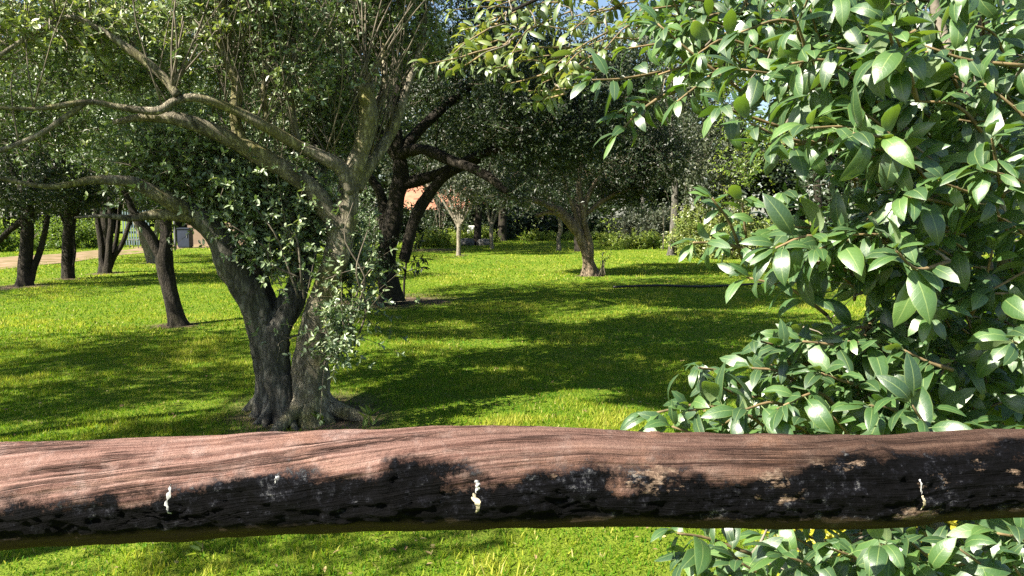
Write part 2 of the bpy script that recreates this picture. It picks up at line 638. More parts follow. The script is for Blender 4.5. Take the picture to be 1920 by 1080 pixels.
def px_path(rows, d=None):
    """rows (px,py,d,rpx) -> x,y,z,r"""
    out = []
    for r in rows:
        dd = r[2]
        p = P(r[0], r[1], dd)
        out.append((*p, r[3] * dd / F_PX))
    return np.array(out)


class Skel:
    def __init__(self):
        self.p, self.r = [], []

    def add(self, c, r):
        self.p.append(c)
        self.r.append(r)

    def all(self):
        return np.vstack(self.p), np.concatenate(self.r)


def grow(geo, sk, targets, rng, rmax=0.03, rmin=0.004, sides=5, lift=0.12, rough=0.10):
    p, r = sk.all()
    dist = np.array([np.min(np.linalg.norm(p - t, axis=1)) for t in targets])
    ends = []
    for k in np.argsort(dist):
        t = targets[k]
        dd = np.linalg.norm(p - t, axis=1) * (1 + 0.25 * rng.random(len(p)))
        i = int(np.argmin(dd))
        L = np.linalg.norm(t - p[i])
        if L < 0.03:
            continue
        r0 = min(r[i] * 0.7, rmax, 0.35 * rmin + 0.017 * L + rmin)
        m1 = p[i] * .66 + t * .34 + rng.normal(0, rough * L, 3) + np.array((0, 0, lift * L))
        m2 = p[i] * .33 + t * .67 + rng.normal(0, rough * L, 3) + np.array((0, 0, lift * L))
        pts = np.array([(*p[i], r0), (*m1, r0 * .8), (*m2, r0 * .6), (*t, max(rmin, r0 * .35))])
        c, rr = tube(geo, pts, min(sides, 5), 7, 0.15, k)
        p = np.vstack([p, c[2:]])
        r = np.concatenate([r, rr[2:]])
        ends.append(c)
    return ends


def sample_ell(rng, ells, n, shell=0.45):
    """ells rows px,py,d,rx_px,ry_px,rd_m,weight"""
    w = np.array([e[6] for e in ells], float)
    k = rng.choice(len(ells), n, p=w / w.sum())
    u = nrm(rng.normal(size=(n, 3)))
    rad = (shell + (1 - shell) * rng.random(n)) ** (1 / 1.6) if shell > 0 else rng.random(n) ** (1 / 3)
    rad = np.where(rng.random(n) < 0.3, rng.random(n) ** (1 / 3), rad)
    out = np.zeros((n, 3))
    for a in range(len(ells)):
        s = k == a
        e = ells[a]
        c = P(e[0], e[1], e[2])
        sc = e[2] / F_PX
        out[s] = c + u[s] * rad[s][:, None] * np.array((e[3] * sc, e[5], e[4] * sc))
    return out


def clumped(rng, pts, freq, thr, seed):
    nz = fbm(pts * freq, 2, seed)
    return pts[nz > thr + rng.normal(0, 0.035, len(pts))]


def foliage(geo, tw, rng, bases, L, nl, ll, lw, up=0.7, six=False, twr=0.003, spread=1.0, out_c=None, bright=0.0, tw_keep=1.0):
    """Leafy shoots: bases (N,3); each gets nl leaves along a slightly bent twig of length ~L."""
    N = len(bases)
    d = rng.normal(size=(N, 3)) * spread
    if out_c is not None:
        d += nrm(bases - out_c) * 0.6
    d[:, 2] += up * 2.0
    d = nrm(d)
    Ls = L * (0.5 + rng.random(N))
    bend = rng.normal(size=(N, 3)) * 0.18
    t = (np.arange(nl) + rng.random((N, nl))) / nl
    if six:                               # leaves sit in whorls along the shoot
        t = (np.floor(t * 3) + .75 + .28 * rng.random((N, nl))) / 3
    pos = bases[:, None, :] + d[:, None, :] * (Ls[:, None] * t)[:, :, None] + bend[:, None, :] * (Ls[:, None] * t ** 2)[:, :, None]
    ph = (np.arange(nl)[None, :] * 2.4 + rng.random((N, 1)) * 6.28 + rng.normal(0, .3, (N, nl)))
    a = nrm(np.cross(d, np.array((0.3, 0.2, 1.0)) + rng.normal(0, .2, (N, 3))))
    b = np.cross(d, a)
    rad = a[:, None, :] * np.cos(ph)[:, :, None] + b[:, None, :] * np.sin(ph)[:, :, None]
    ax = nrm(rad * 0.9 + d[:, None, :] * 0.6 + rng.normal(0, .25, (N, nl, 3)))
    nm = np.array((-0.25, -0.12, 0.8)) + rng.normal(0, .45, (N, nl, 3))
    per = np.clip(rng.normal(0.42 + bright, .17, (N, 1)) + rng.normal(0, .13, (N, nl)) + 0.18 * (t - .5), 0, 1)
    size = ll * (0.65 + 0.6 * rng.random((N, nl)))
    seen = np.ones(N, bool)
    if six:
        bx, by = proj(bases)
        seen = (by > -60) & (bx > -80)
        size = np.where(seen[:, None], size, size * 1.38)
    for part, hexa in ((seen, six), (~seen & (rng.random(N) < .56), False)):
        if part.any():
            leaf_cards(geo, pos[part].reshape(-1, 3), ax[part].reshape(-1, 3), nm[part].reshape(-1, 3), size[part].ravel(), size[part].ravel() * lw, per[part].ravel(), 0.22, 0.15, hexa)
    if tw is not None:
        s = (rng.random(N) < tw_keep) & seen
        b0, e = bases[s], bases[s] + d[s] * Ls[s][:, None] + bend[s] * Ls[s][:, None]
        mid = bases[s] + d[s] * Ls[s][:, None] * .5 + bend[s] * Ls[s][:, None] * .25
        n2 = len(b0)
        th = np.array((0, 2.094, 4.189))
        ring = a[s][:, None, :] * np.cos(th)[None, :, None] + b[s][:, None, :] * np.sin(th)[None, :, None]
        v = np.concatenate([b0[:, None, :] + ring * twr, mid[:, None, :] + ring * twr * .75, e[:, None, :] + ring * twr * .35], 1).reshape(-1, 3)
        o9 = np.arange(n2)[:, None] * 9
        fs = []
        for lv in (0, 3):
            for k in range(3):
                k2 = (k + 1) % 3
                fs.append(o9 + np.array([[lv + k, lv + k2, lv + 3 + k2, lv + 3 + k]]))
        tw.add(v, [np.concatenate(fs)], 0.5)


def tree(name, label, cat, base, trunk_rows, limb_rows, ells, seed, n_targets=40, n_shoots=1500, shoot=0.35, nl=14, ll=0.06, lw=0.45,
         bark='bark_grey', leaf='dark_leaf', group=None, clump=(0.9, 0.47), rmax=0.05, rmin=0.006, up=0.5, six=False, twr=0.004,
         sides=12, bumpy=0.22, extra=None, bright=0.0, flare=0.0, spread=1.0, tw_keep=0.25, lift=0.12, stem_bark=None, roots=0):
    rng = np.random.default_rng(seed)
    t = thing(name, label, cat, (base[0], base[1], gz(base[0], base[1])), group)
    sk = Skel()
    for k, rows in enumerate(trunk_rows):
        g = Geo()
        pts = px_path(rows)
        c, r = tube(g, pts, sides * 2 + 4 if sides > 8 else 10, max(18, len(pts) * (9 if sides > 8 else 4)), bumpy, seed + k, bscale=11.0 if sides > 12 else 5.0)
        sk.add(c, r)
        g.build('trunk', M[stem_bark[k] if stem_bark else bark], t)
    for k, rows in enumerate(limb_rows):
        g = Geo()
        pts = px_path(rows)
        c, r = tube(g, pts, sides, max(10, len(pts) * 5), bumpy * .8, seed + 50 + k)
        sk.add(c, r)
        g.build('limb', M[bark], t)
    for k in range(roots):
        a = k * 6.283 / roots + rng.normal(0, .25)
        b0 = px_path(trunk_rows[k % min(len(trunk_rows), 3)])[1]
        R = b0[3] * rng.uniform(1.5, 2.3)
        ca, sa = math.cos(a), math.sin(a)
        g = Geo()
        tube(g, [(b0[0] + ca * b0[3] * .25, b0[1] + sa * b0[3] * .25, .34, b0[3] * .42), (b0[0] + ca * b0[3] * .75, b0[1] + sa * b0[3] * .75, .12, b0[3] * .40),
                 (b0[0] + ca * R, b0[1] + sa * R, .0, b0[3] * .26), (b0[0] + ca * R * 1.5, b0[1] + sa * R * 1.5, -.07, b0[3] * .12)], 10, 16, .4, seed + 90 + k, bscale=11.0)
        g.build('root', M[stem_bark[k % min(len(trunk_rows), 3)] if stem_bark else bark], t)
    if n_targets:
        g = Geo()
        tg = sample_ell(rng, ells, n_targets, 0.5)
        ends = grow(g, sk, tg, rng, rmax, rmin, 6, lift)
        g.build('branches', M[bark], t, kind='stuff')
    gl, gt = Geo(), Geo()
    n = int(n_shoots)
    b = sample_ell(rng, ells, int(n * 2.2))
    b = clumped(rng, b, clump[0], clump[1], seed)[:n]
    cen = np.mean([P(e[0], e[1], e[2]) for e in ells], axis=0)
    foliage(gl, gt, rng, b, shoot, nl, ll, lw, up, six, twr, spread, cen, bright, tw_keep)
    gl.build('foliage', M[leaf], t, smooth=False, kind='stuff')
    if gt.n:
        gt.build('twigs', M['twig'], t, kind='stuff')
    if extra:
        extra(t, rng, sk)
    return t


# --- the big multi-stemmed tree in the middle of the picture
D0 = 5.65
main_trunks = [
    [(585, 800, D0, 52), (582, 765, D0, 42), (581, 715, D0, 39), (586, 650, D0, 30), (598, 585, D0, 25), (618, 520, D0, 23), (632, 475, D0, 23), (645, 420, D0, 21), (650, 372, D0, 20), (656, 340, D0, 17)],
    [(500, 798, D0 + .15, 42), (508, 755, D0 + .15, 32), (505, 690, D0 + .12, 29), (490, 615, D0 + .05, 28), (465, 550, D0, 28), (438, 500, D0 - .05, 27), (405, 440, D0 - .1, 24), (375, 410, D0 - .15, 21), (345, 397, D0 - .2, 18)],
    [(540, 800, D0 - .02, 36), (535, 750, D0 - .02, 28), (517, 690, D0, 27), (516, 630, D0 + .03, 27), (538, 578, D0 + .1, 25), (560, 530, D0 + .25, 20), (585, 440, D0 + .45, 16), (600, 350, D0 + .55, 14), (590, 270, D0 + .6, 11), (572, 170, D0 + .7, 10), (560, 60, D0 + .8, 8)],
    [(525, 650, D0 + .2, 20), (508, 590, D0 + .4, 19), (490, 520, D0 + .55, 17), (475, 440, D0 + .7, 14), (440, 340, D0 + .8, 11), (400, 230, D0 + .9, 8)],
]
main_limbs = [
    [(640, 425, D0, 20), (622, 405, D0 - .02, 19), (581, 352, D0 - .1, 18), (541, 322, D0 - .18, 17), (489, 293, D0 - .25, 17), (448, 269, D0 - .3, 16), (387, 240, D0 - .4, 14), (326, 222, D0 - .5, 12), (265, 220, D0 - .55, 8), (212, 230, D0 - .6, 4)],
    [(656, 360, D0 - .02, 16), (642, 318, D0 - .08, 13), (610, 297, D0 - .15, 12), (561, 273, D0 - .22, 12), (489, 232, D0 - .35, 11), (424, 200, D0 - .45, 9), (367, 183, D0 - .55, 8), (326, 190, D0 - .6, 7), (293, 208, D0 - .65, 7), (220, 200, D0 - .7, 6), (163, 191, D0 - .8, 5.5), (69, 204, D0 - .95, 4), (-40, 200, D0 - 1.1, 3)],
    [(334, 180, D0 - .6, 8), (301, 139, D0 - .6, 7.5), (244, 94, D0 - .65, 7), (183, 53, D0 - .7, 5.5), (122, 33, D0 - .75, 4), (40, 77, D0 - .85, 3.5), (-30, 125, D0 - .95, 3)],
    [(452, 268, D0 - .3, 12), (440, 215, D0 - .3, 11), (444, 155, D0 - .3, 10.5), (424, 114, D0 - .32, 9.5), (411, 61, D0 - .35, 8.5), (415, 0, D0 - .4, 8), (405, -90, D0 - .4, 6)],
    [(654, 350, D0, 17), (675, 285, D0 - .05, 16), (687, 244, D0 - .08, 15), (691, 204, D0 - .1, 15), (684, 160, D0 - .12, 14)],
    [(664, 355, D0 + .03, 14), (690, 310, D0 + .1, 13), (720, 269, D0 + .18, 12), (742, 225, D0 + .25, 10), (765, 160, D0 + .3, 8), (790, 80, D0 + .4, 6), (800, -20, D0 + .5, 4)],
    [(160, 192, D0 - .8, 5), (122, 220, D0 - .85, 5.5), (65, 257, D0 - .9, 5), (-20, 290, D0 - 1, 4)],
    [(350, 400, D0 - .2, 17), (310, 372, D0 - .3, 15), (277, 354, D0 - .35, 13), (240, 340, D0 - .45, 10), (171, 338, D0 - .6, 7), (90, 350, D0 - .75, 5), (-20, 330, D0 - .9, 4)],
    [(372, 410, D0 - .18, 12), (335, 405, D0 - .25, 10), (290, 402, D0 - .3, 9), (245, 409, D0 - .38, 7), (200, 405, D0 - .5, 3.5), (140, 408, D0 - .6, 2.5)],
    [(640, 500, D0 - .02, 9), (625, 440, D0 - .05, 11), (620, 422, D0 - .07, 11)],
    [(700, 300, D0 + .1, 9), (690, 240, D0 + .3, 8), (720, 160, D0 + .5, 7), (715, 40, D0 + .6, 5)],
    [(560, 275, D0 - .2, 7), (545, 200, D0 - .2, 6), (552, 120, D0 - .2, 5), (545, 20, D0 - .2, 4)],
    [(500, 240, D0 - .33, 6), (495, 160, D0 - .3, 5), (510, 70, D0 - .25, 4), (505, -30, D0 - .2, 3)],
]
main_ells = [
    (100, 80, 6.3, 200, 110, .7, .55), (330, 80, 6.5, 190, 110, .7, .75), (560, 90, 6.4, 170, 140, .8, 1.2), (720, 60, 6.3, 100, 120, .7, .5), (60, 80, 5.0, 120, 80, .3, .5), (250, 110, 5.4, 140, 80, .25, .5), (440, 60, 5.4, 110, 70, .2, .3), (600, 130, 5.4, 110, 90, .2, .16),
    (720, -300, 6.3, 410, 290, 1.6, 4.6), (450, -400, 7.3, 420, 180, 1.3, 4.2), (150, -380, 6.9, 300, 170, .9, 3.0), (660, -480, 4.4, 400, 190, .6, 2.0), (40, -546, 3.95, 280, 140, .4, 1.0), (340, 330, 5.6, 110, 55, .4, .45), (520, 430, 5.64, 75, 85, .14, .6), (450, 385, 5.66, 55, 40, .12, .2),
    (612, 590, 5.3, 48, 100, .14, .6), (525, 662, 5.3, 34, 20, .1, .12), (535, 505, 5.42, 45, 55, .1, .25), (90, 260, 6.2, 140, 60, .6, .45), (675, 500, 5.75, 42, 110, .22, .30), (480, 330, 6.3, 150, 90, .4, .6), (640, 220, 6.2, 90, 70, .4, .4),
]


def main_extra(t, rng, sk):
    # upright water shoots from the limbs
    g = Geo()
    p, r = sk.all()
    px, py = proj(p)
    ok = np.where((py < 330) & (r > .012) & ((px > 400) | (rng.random(len(px)) < .22)))[0]
    for k in range(150):
        i = rng.choice(ok)
        L = rng.uniform(0.35, 1.5)
        lean = rng.normal(0, .24, 2)
        b = p[i]
        r0 = rng.uniform(.003, .0075)
        pts = [(*b, r0), (b[0] + lean[0] * L * .5 + rng.normal(0, .03), b[1] + lean[1] * L * .5, b[2] + L * .4, r0 * .85), (b[0] + lean[0] * L + rng.normal(0, .03), b[1] + lean[1] * L, b[2] + L * .75, r0 * .65), (b[0] + lean[0] * L * .9 + rng.normal(0, .05), b[1] + lean[1] * L, b[2] + L, r0 * .4)]
        tube(g, pts, 5, 7)
    # the cut stump and its fan of shoots
    c0 = P(684, 160, D0 - .12)
    for k in range(11):
        a = rng.normal(0, .42)
        L = rng.uniform(.6, 1.3)
        b = c0 + np.array((rng.normal(0, .03), rng.normal(0, .03), -.02))
        tube(g, [(*b, .008), (b[0] + a * L * .35, b[1] + rng.normal(0, .12), b[2] + L * .45, .006), (b[0] + a * L * .8, b[1] + rng.normal(0, .12), b[2] + L, .005)], 5, 7)
    c1 = P(322, 165, D0 - .6)
    for tx, ty in ((330, -10), (343, 30), (345, 40), (392, 0), (370, 85), (380, 95), (326, 20)):
        e = P(tx, ty, D0 - .6 + rng.normal(0, .1))
        m = (c1 + e) / 2 + rng.normal(0, .012, 3)
        tube(g, [(*(c1 + rng.normal(0, .012, 3)), .008), (*m, .007), (*e, .005)], 5, 7)
    # young yellow-green growth at the tips of the left limbs
    gy, gyt = Geo(), Geo()
    by = sample_ell(rng, [(60, 70, 5.0, 140, 70, .35, .6), (190, 120, 5.25, 130, 80, .3, 1), (330, 60, 5.3, 110, 70, .3, .6), (500, 40, 5.5, 110, 60, .3, .4), (20, 180, 5.0, 60, 60, .3, .3)], 1500, .2)
    by = clumped(rng, by, 2.2, .53, 3)[:330]
    foliage(gy, gyt, rng, by, .26, 12, .05, .48, .55, True, .003, 1.2, None, .12, 1.0)
    gy.build('young_foliage', M['young_leaf'], t, smooth=False, kind='stuff')
    gyt.build('twigs', M['pale_twig'], t, kind='stuff')
    # stems of the leafy suckers beside the trunk
    for (x0, y0, x1, y1) in ((566, 540, 520, 330), (560, 560, 470, 380), (570, 560, 505, 300), (668, 640, 690, 430), (655, 600, 662, 380), (672, 650, 700, 500), (600, 690, 640, 560), (560, 520, 430, 420)):
        a, b = P(x0, y0, D0 - .2), P(x1, y1, D0 - .25)
        tube(g, [(*a, .009), (*(a * .66 + b * .34 + rng.normal(0, .05, 3)), .008), (*(a * .33 + b * .67 + rng.normal(0, .06, 3)), .006), (*b, .003)], 5, 12)
    g.build('shoots', M['twig'], t, kind='stuff')


tree('spreading_tree', 'big many-stemmed mossy tree leaning three ways, nearest to the log rail', 'tree', G(555, 785), main_trunks, main_limbs, main_ells, 7,
     n_targets=260, n_shoots=17600, shoot=.28, nl=15, ll=.044, lw=.5, bark='bark', leaf='olive_leaf', clump=(1.9, .47), rmax=.018, rmin=.0035,
     up=.75, six=True, twr=.0032, sides=14, bumpy=.34, extra=main_extra, tw_keep=.8, roots=9, stem_bark=('bark', 'bark_grey', 'bark_grey', 'bark_dark'))  # stems past the first get darker bark: their shade is put into the colour

# --- the dark tree behind it
D2 = 13.2
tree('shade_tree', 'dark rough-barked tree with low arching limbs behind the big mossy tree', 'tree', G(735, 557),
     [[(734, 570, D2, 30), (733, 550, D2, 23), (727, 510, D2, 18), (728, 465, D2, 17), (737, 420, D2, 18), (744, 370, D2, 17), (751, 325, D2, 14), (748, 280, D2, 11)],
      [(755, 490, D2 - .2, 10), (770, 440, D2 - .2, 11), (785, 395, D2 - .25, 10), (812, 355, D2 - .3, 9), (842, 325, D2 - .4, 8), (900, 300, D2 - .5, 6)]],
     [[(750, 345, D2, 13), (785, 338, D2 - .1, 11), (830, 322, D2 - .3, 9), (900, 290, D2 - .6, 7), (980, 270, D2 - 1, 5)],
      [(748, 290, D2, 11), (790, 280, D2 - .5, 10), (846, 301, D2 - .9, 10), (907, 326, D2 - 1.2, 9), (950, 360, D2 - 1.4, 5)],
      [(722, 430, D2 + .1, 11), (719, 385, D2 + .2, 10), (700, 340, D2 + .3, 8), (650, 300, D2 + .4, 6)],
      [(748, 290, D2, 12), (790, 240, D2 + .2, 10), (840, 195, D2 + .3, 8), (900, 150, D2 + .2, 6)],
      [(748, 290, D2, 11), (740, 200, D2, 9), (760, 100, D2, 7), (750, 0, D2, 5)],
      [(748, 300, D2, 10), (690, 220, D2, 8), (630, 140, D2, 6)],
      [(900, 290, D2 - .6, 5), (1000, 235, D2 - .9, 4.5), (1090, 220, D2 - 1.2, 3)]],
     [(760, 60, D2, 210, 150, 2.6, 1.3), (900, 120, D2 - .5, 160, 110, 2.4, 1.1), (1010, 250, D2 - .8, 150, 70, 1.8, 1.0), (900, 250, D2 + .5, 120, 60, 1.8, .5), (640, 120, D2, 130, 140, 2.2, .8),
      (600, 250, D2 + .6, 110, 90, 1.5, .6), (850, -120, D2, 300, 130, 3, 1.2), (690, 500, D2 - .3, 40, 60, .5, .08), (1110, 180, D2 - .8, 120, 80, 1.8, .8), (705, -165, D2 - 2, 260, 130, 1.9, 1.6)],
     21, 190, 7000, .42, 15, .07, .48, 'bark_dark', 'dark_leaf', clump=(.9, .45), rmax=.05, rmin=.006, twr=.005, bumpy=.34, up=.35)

# --- trees across the left lawn
LEFT = 'orchard trees along the left lawn'
D3 = G(333, 609)[1]
tree('forked_tree', 'slim dark leaning tree forked into a V, on the left lawn', 'tree', G(333, 607),
     [[(336, 616, D3, 25), (333, 603, D3, 19), (327, 580, D3, 15), (319, 550, D3, 13), (311, 510, D3, 14), (308, 480, D3, 15), (311, 450, D3, 12), (311, 420, D3, 11), (312, 380, D3, 10), (318, 330, D3, 8), (325, 250, D3, 6)]],
     [[(305, 485, D3, 10), (292, 462, D3 - .05, 9.5), (275, 433, D3 - .1, 9), (257, 410, D3 - .15, 8), (240, 375, D3 - .2, 6), (215, 320, D3 - .3, 5)],
      [(311, 400, D3, 8), (340, 360, D3 + .1, 6), (400, 320, D3 + .2, 4)], [(310, 390, D3, 7), (280, 330, D3, 6), (270, 240, D3 - .1, 4)]],
     [(280, 260, D3, 150, 70, 1.5, 1), (330, 120, D3, 190, 110, 2, 1.2), (190, 180, D3, 120, 90, 1.6, .8), (430, 250, D3 + .4, 100, 80, 1.2, .6), (388, -160, D3 - 1, 330, 150, 2.0, 2.6), (-20, -130, 8.0, 250, 105, 1.3, 2.0)],
     33, 150, 5300, .36, 14, .056, .48, 'bark_dark', 'olive_leaf', LEFT, clump=(1.2, .46), rmax=.03, rmin=.005, bumpy=.2, bright=-.1)
D4 = G(47, 535)[1]
tree('twin_stem_tree', 'thick dark tree with a thin second stem at its base, far left of the lawn', 'tree', G(47, 535),
     [[(46, 544, D4, 22), (46, 532, D4, 15), (47, 505, D4, 12), (49, 465, D4, 11.5), (51, 425, D4, 11), (53, 390, D4, 10), (58, 340, D4, 8)],
      [(57, 525, D4 + .05, 7), (64, 500, D4 + .05, 6), (74, 475, D4 + .1, 5.5), (82, 445, D4 + .1, 5), (90, 405, D4 + .1, 4)]],
     [[(50, 410, D4, 7), (20, 430, D4, 5.5), (-5, 455, D4, 5), (-20, 460, D4, 4)], [(53, 380, D4, 7), (25, 320, D4, 6), (-10, 270, D4, 4)], [(55, 370, D4, 7), (100, 320, D4, 5), (140, 290, D4, 4)]],
     [(40, 300, D4, 110, 75, 2, 1), (60, 200, D4, 140, 90, 2.2, 1), (-60, 350, D4, 80, 60, 1.5, .5), (30, 375, D4 - .5, 80, 30, 1, .35)],
     44, 60, 1500, .5, 14, .075, .5, 'bark_dark', 'dark_leaf', LEFT, clump=(.7, .45), rmax=.05, rmin=.008, twr=.006)
D5 = G(127, 521)[1]
tree('single_stem_tree', 'straight dark single-trunked tree between the twin-stem tree and the five-stem clump', 'tree', G(127, 521),
     [[(127, 527, D5, 14), (127, 517, D5, 11.5), (127, 485, D5, 10.5), (128, 450, D5, 10.5), (131, 415, D5, 10), (133, 380, D5, 9), (135, 330, D5, 7)]],
     [[(129, 430, D5, 6), (118, 405, D5, 5), (105, 380, D5, 4)], [(131, 425, D5, 6), (143, 400, D5, 5), (160, 370, D5, 4)], [(137, 500, D5 - .1, 2), (141, 470, D5 - .1, 2), (138, 440, D5 - .1, 1.5)]],
     [(135, 310, D5, 110, 70, 2, 1), (140, 200, D5, 130, 100, 2.2, 1), (110, 370, D5 - .5, 70, 30, 1, .4)],
     55, 60, 1400, .5, 14, .08, .5, 'bark_dark', 'dark_leaf', LEFT, clump=(.7, .45), rmax=.05, rmin=.008, twr=.006)
D6 = G(197, 511)[1]
tree('many_stem_tree', 'dark tree splitting at the ground into a fan of four stems beside the path', 'tree', G(197, 511),
     [[(195, 517, D6, 15), (195, 508, D6, 11), (192, 490, D6, 7), (190, 455, D6, 6), (184, 420, D6, 5.5), (178, 370, D6, 4)],
      [(201, 515, D6 - .1, 9), (203, 490, D6 - .1, 6.5), (205, 455, D6 - .1, 6), (208, 420, D6 - .1, 5), (205, 370, D6 - .1, 4)],
      [(205, 505, D6, 5), (213, 482, D6, 5.5), (228, 459, D6, 4.5), (239, 430, D6, 4), (250, 390, D6, 3)],
      [(204, 500, D6 + .1, 4), (214, 470, D6 + .1, 4.5), (221, 430, D6 + .1, 4), (225, 380, D6 + .1, 3)]],
     [], [(215, 310, D6, 120, 75, 2.2, 1), (230, 210, D6, 130, 90, 2.2, 1), (205, 385, D6 - .4, 70, 28, 1, .4)],
     66, 60, 1400, .5, 14, .085, .5, 'bark_dark', 'dark_leaf', LEFT, clump=(.7, .45), rmax=.05, rmin=.008, twr=.006)
D7 = G(285, 493)[1]
tree('pale_split_tree', 'pale ragged-barked trunk leaning left behind the forked tree', 'tree', G(285, 493),
     [[(285, 497, D7, 10), (283, 488, D7, 8), (276, 465, D7, 7.5), (268, 445, D7, 7), (260, 425, D7, 6.5), (250, 400, D7, 5)],
      [(292, 497, D7 + .1, 6), (291, 480, D7 + .1, 5.5), (290, 455, D7 + .1, 5), (296, 425, D7 + .1, 5), (300, 390, D7 + .1, 4)]],
     [], [(280, 340, D7, 90, 60, 2, 1), (300, 230, D7, 120, 80, 2, 1)],
     77, 40, 900, .55, 13, .10, .5, 'bark_pale', 'dark_leaf', LEFT, clump=(.6, .45), rmax=.05, rmin=.01, twr=.006)

# --- trees off the left edge of the picture, whose shade stripes the lawn
for k, (x, y, r, h, lab) in enumerate(((-4.7, 1.9, 1.3, 3.7, 'grey-barked tree beyond the left end of the rail'), (-9.0, 5.4, 2.6, 4.4, 'broad orchard tree left of the big mossy tree, past the picture edge'),
                                       (-6.9, 3.3, 1.9, 4.3, 'small-leaved orchard tree between the rail and the broad orchard tree, past the left picture edge'),
                                       (-15.5, 12.0, 3.0, 4.6, 'broad orchard tree at the far left edge of the lawn, past the picture edge'))):
    rng = np.random.default_rng(300 + k)
    dens = (240, 1700, 1300, 900)[k]
    t = thing('orchard_tree', lab, 'tree', (x, y, gz(x, y)), LEFT)
    g = Geo(); sk = Skel()
    c, rr = tube(g, [(x, y, -.1, .2), (x + .05, y, .2, .14), (x + .15, y, 1.2, .12), (x + .2, y + .1, 2.2, .09), (x + .3, y, h, .05)], 14, 22, .25, k)
    sk.add(c, rr)
    g.build('trunk', M['bark_grey'], t)
    u = nrm(rng.normal(size=(6000, 3)))
    b = np.array((x, y, h)) + u * (rng.random(6000) ** .5)[:, None] * np.array((r, r, r * .55))
    b = clumped(rng, b, 1.1, .48, k + 3)
    g = Geo(); grow(g, sk, b[:60], rng, .05, .006, 6); g.build('branches', M['bark_grey'], t, kind='stuff')
    g = Geo(); foliage(g, None, rng, b[:dens], .35, 14, .065, .5, .4); g.build('foliage', M['olive_leaf'], t, smooth=False, kind='stuff')

# --- right side of the lawn and the far end
D8 = G(1105, 515)[1]
tree('leaning_tree', 'leaning tree with flaking brown sunlit bark in the middle of the far lawn', 'tree', G(1105, 514),
     [[(1107, 520, D8, 21), (1106, 510, D8, 15), (1103, 490, D8, 11.5), (1098, 465, D8, 10.5), (1090, 445, D8, 10.5), (1078, 428, D8, 10.5), (1064, 412, D8, 10), (1050, 397, D8, 8), (1025, 385, D8, 6), (990, 370, D8, 4)],
      [(1107, 485, D8 - .1, 6), (1106, 455, D8 - .1, 6), (1100, 432, D8 - .1, 5.5), (1094, 405, D8 - .1, 5), (1100, 375, D8 - .1, 5), (1120, 335, D8 - .1, 3.5)]],
     [[(1090, 440, D8, 7), (1083, 415, D8, 6), (1077, 393, D8, 5), (1065, 360, D8, 4), (1050, 310, D8, 3)], [(1094, 405, D8, 5), (1140, 370, D8, 4), (1200, 345, D8, 3), (1270, 300, D8, 2)],
      [(1060, 405, D8, 6), (1030, 398, D8, 4), (1005, 405, D8, 3)], [(1096, 400, D8, 5), (1085, 340, D8, 4), (1100, 260, D8, 3)]],
     [(1080, 300, D8, 130, 55, 2.3, 1), (1180, 300, D8, 100, 60, 2, .8), (1000, 340, D8, 80, 50, 1.6, .8), (1090, 220, D8, 170, 60, 2.5, 1.1), (1150, 350, D8 + .5, 70, 24, .8, .25), (930, 150, 18.4, 190, 70, 1.6, 1.8)],
     88, 150, 4700, .5, 14, .092, .48, 'bark_brown', 'dark_leaf', clump=(.65, .47), rmax=.05, rmin=.008, twr=.006, up=.25, bumpy=.4, tw_keep=.8)

SL = 'slim pale young trees at the far end'


def slim(name, label, rows, limbs, ells, seed, bark, leaf, ns=450, ll=.13, group=None, **kw):
    b = rows[0][0]
    tree(name, label, 'tree', G(b[0], b[1] - 2), rows, limbs, ells, seed, kw.pop('nt', 26), ns, .7, 13, ll, .5, bark, leaf, group, clump=(.5, .45), rmax=.05, rmin=.012, twr=.01, sides=8, bumpy=.15, **kw)


Ds = G(860, 478)[1]
slim('fan_topped_sapling', 'pale slender trunk opening into a fan of stems, at the end of the lawn', [[(860, 482, Ds, 6), (860, 474, Ds, 4.5), (860, 450, Ds, 4), (861, 430, Ds, 5), (861, 420, Ds, 5)]],
     [[(861, 428, Ds, 3.4), (861 + a * .4, 408, Ds, 2.6), (861 + a, 380, Ds, 1.8), (861 + a * 1.4, 355, Ds, 1.2)] for a in (-28, -17, -7, 3, 13, 24)],
     [(860, 345, Ds, 75, 38, 2.0, 1), (830, 310, Ds + 1, 80, 40, 2, .7)], 101, 'bark_pale', 'grey_leaf', 520, .12, SL)
Ds = G(922, 466)[1]
slim('y_forked_sapling', 'pale slender trunk forked like a Y, beside the thick black trunk', [[(922, 470, Ds, 5), (922, 462, Ds, 4), (921, 440, Ds, 3.6), (921, 418, Ds, 4)]],
     [[(921, 424, Ds, 3), (917, 408, Ds, 2.6), (914, 388, Ds, 2), (905, 360, Ds, 1.3)], [(922, 424, Ds, 3), (929, 408, Ds, 2.4), (934, 394, Ds, 2), (945, 365, Ds, 1.3)], [(921, 420, Ds, 2.4), (924, 395, Ds, 1.8), (922, 360, Ds, 1.2)]],
     [(915, 345, Ds, 65, 32, 2.0, 1), (950, 320, Ds + 1, 70, 32, 2, .6)], 102, 'bark_pale', 'dark_leaf', 480, .13, SL)
Ds = G(941, 451)[1]
slim('thick_dark_tree', 'thick straight black trunk at the far end of the lawn', [[(941, 456, Ds, 14), (941, 448, Ds, 10), (942, 430, Ds, 8.5), (943, 400, Ds, 8), (945, 350, Ds, 7), (945, 280, Ds, 5)]], [],
     [(950, 300, Ds, 100, 60, 4, 1), (940, 220, Ds, 130, 70, 5, 1)], 103, 'bark_dark', 'dark_leaf', 700, .2, nt=40)
Ds = G(850, 449)[1]
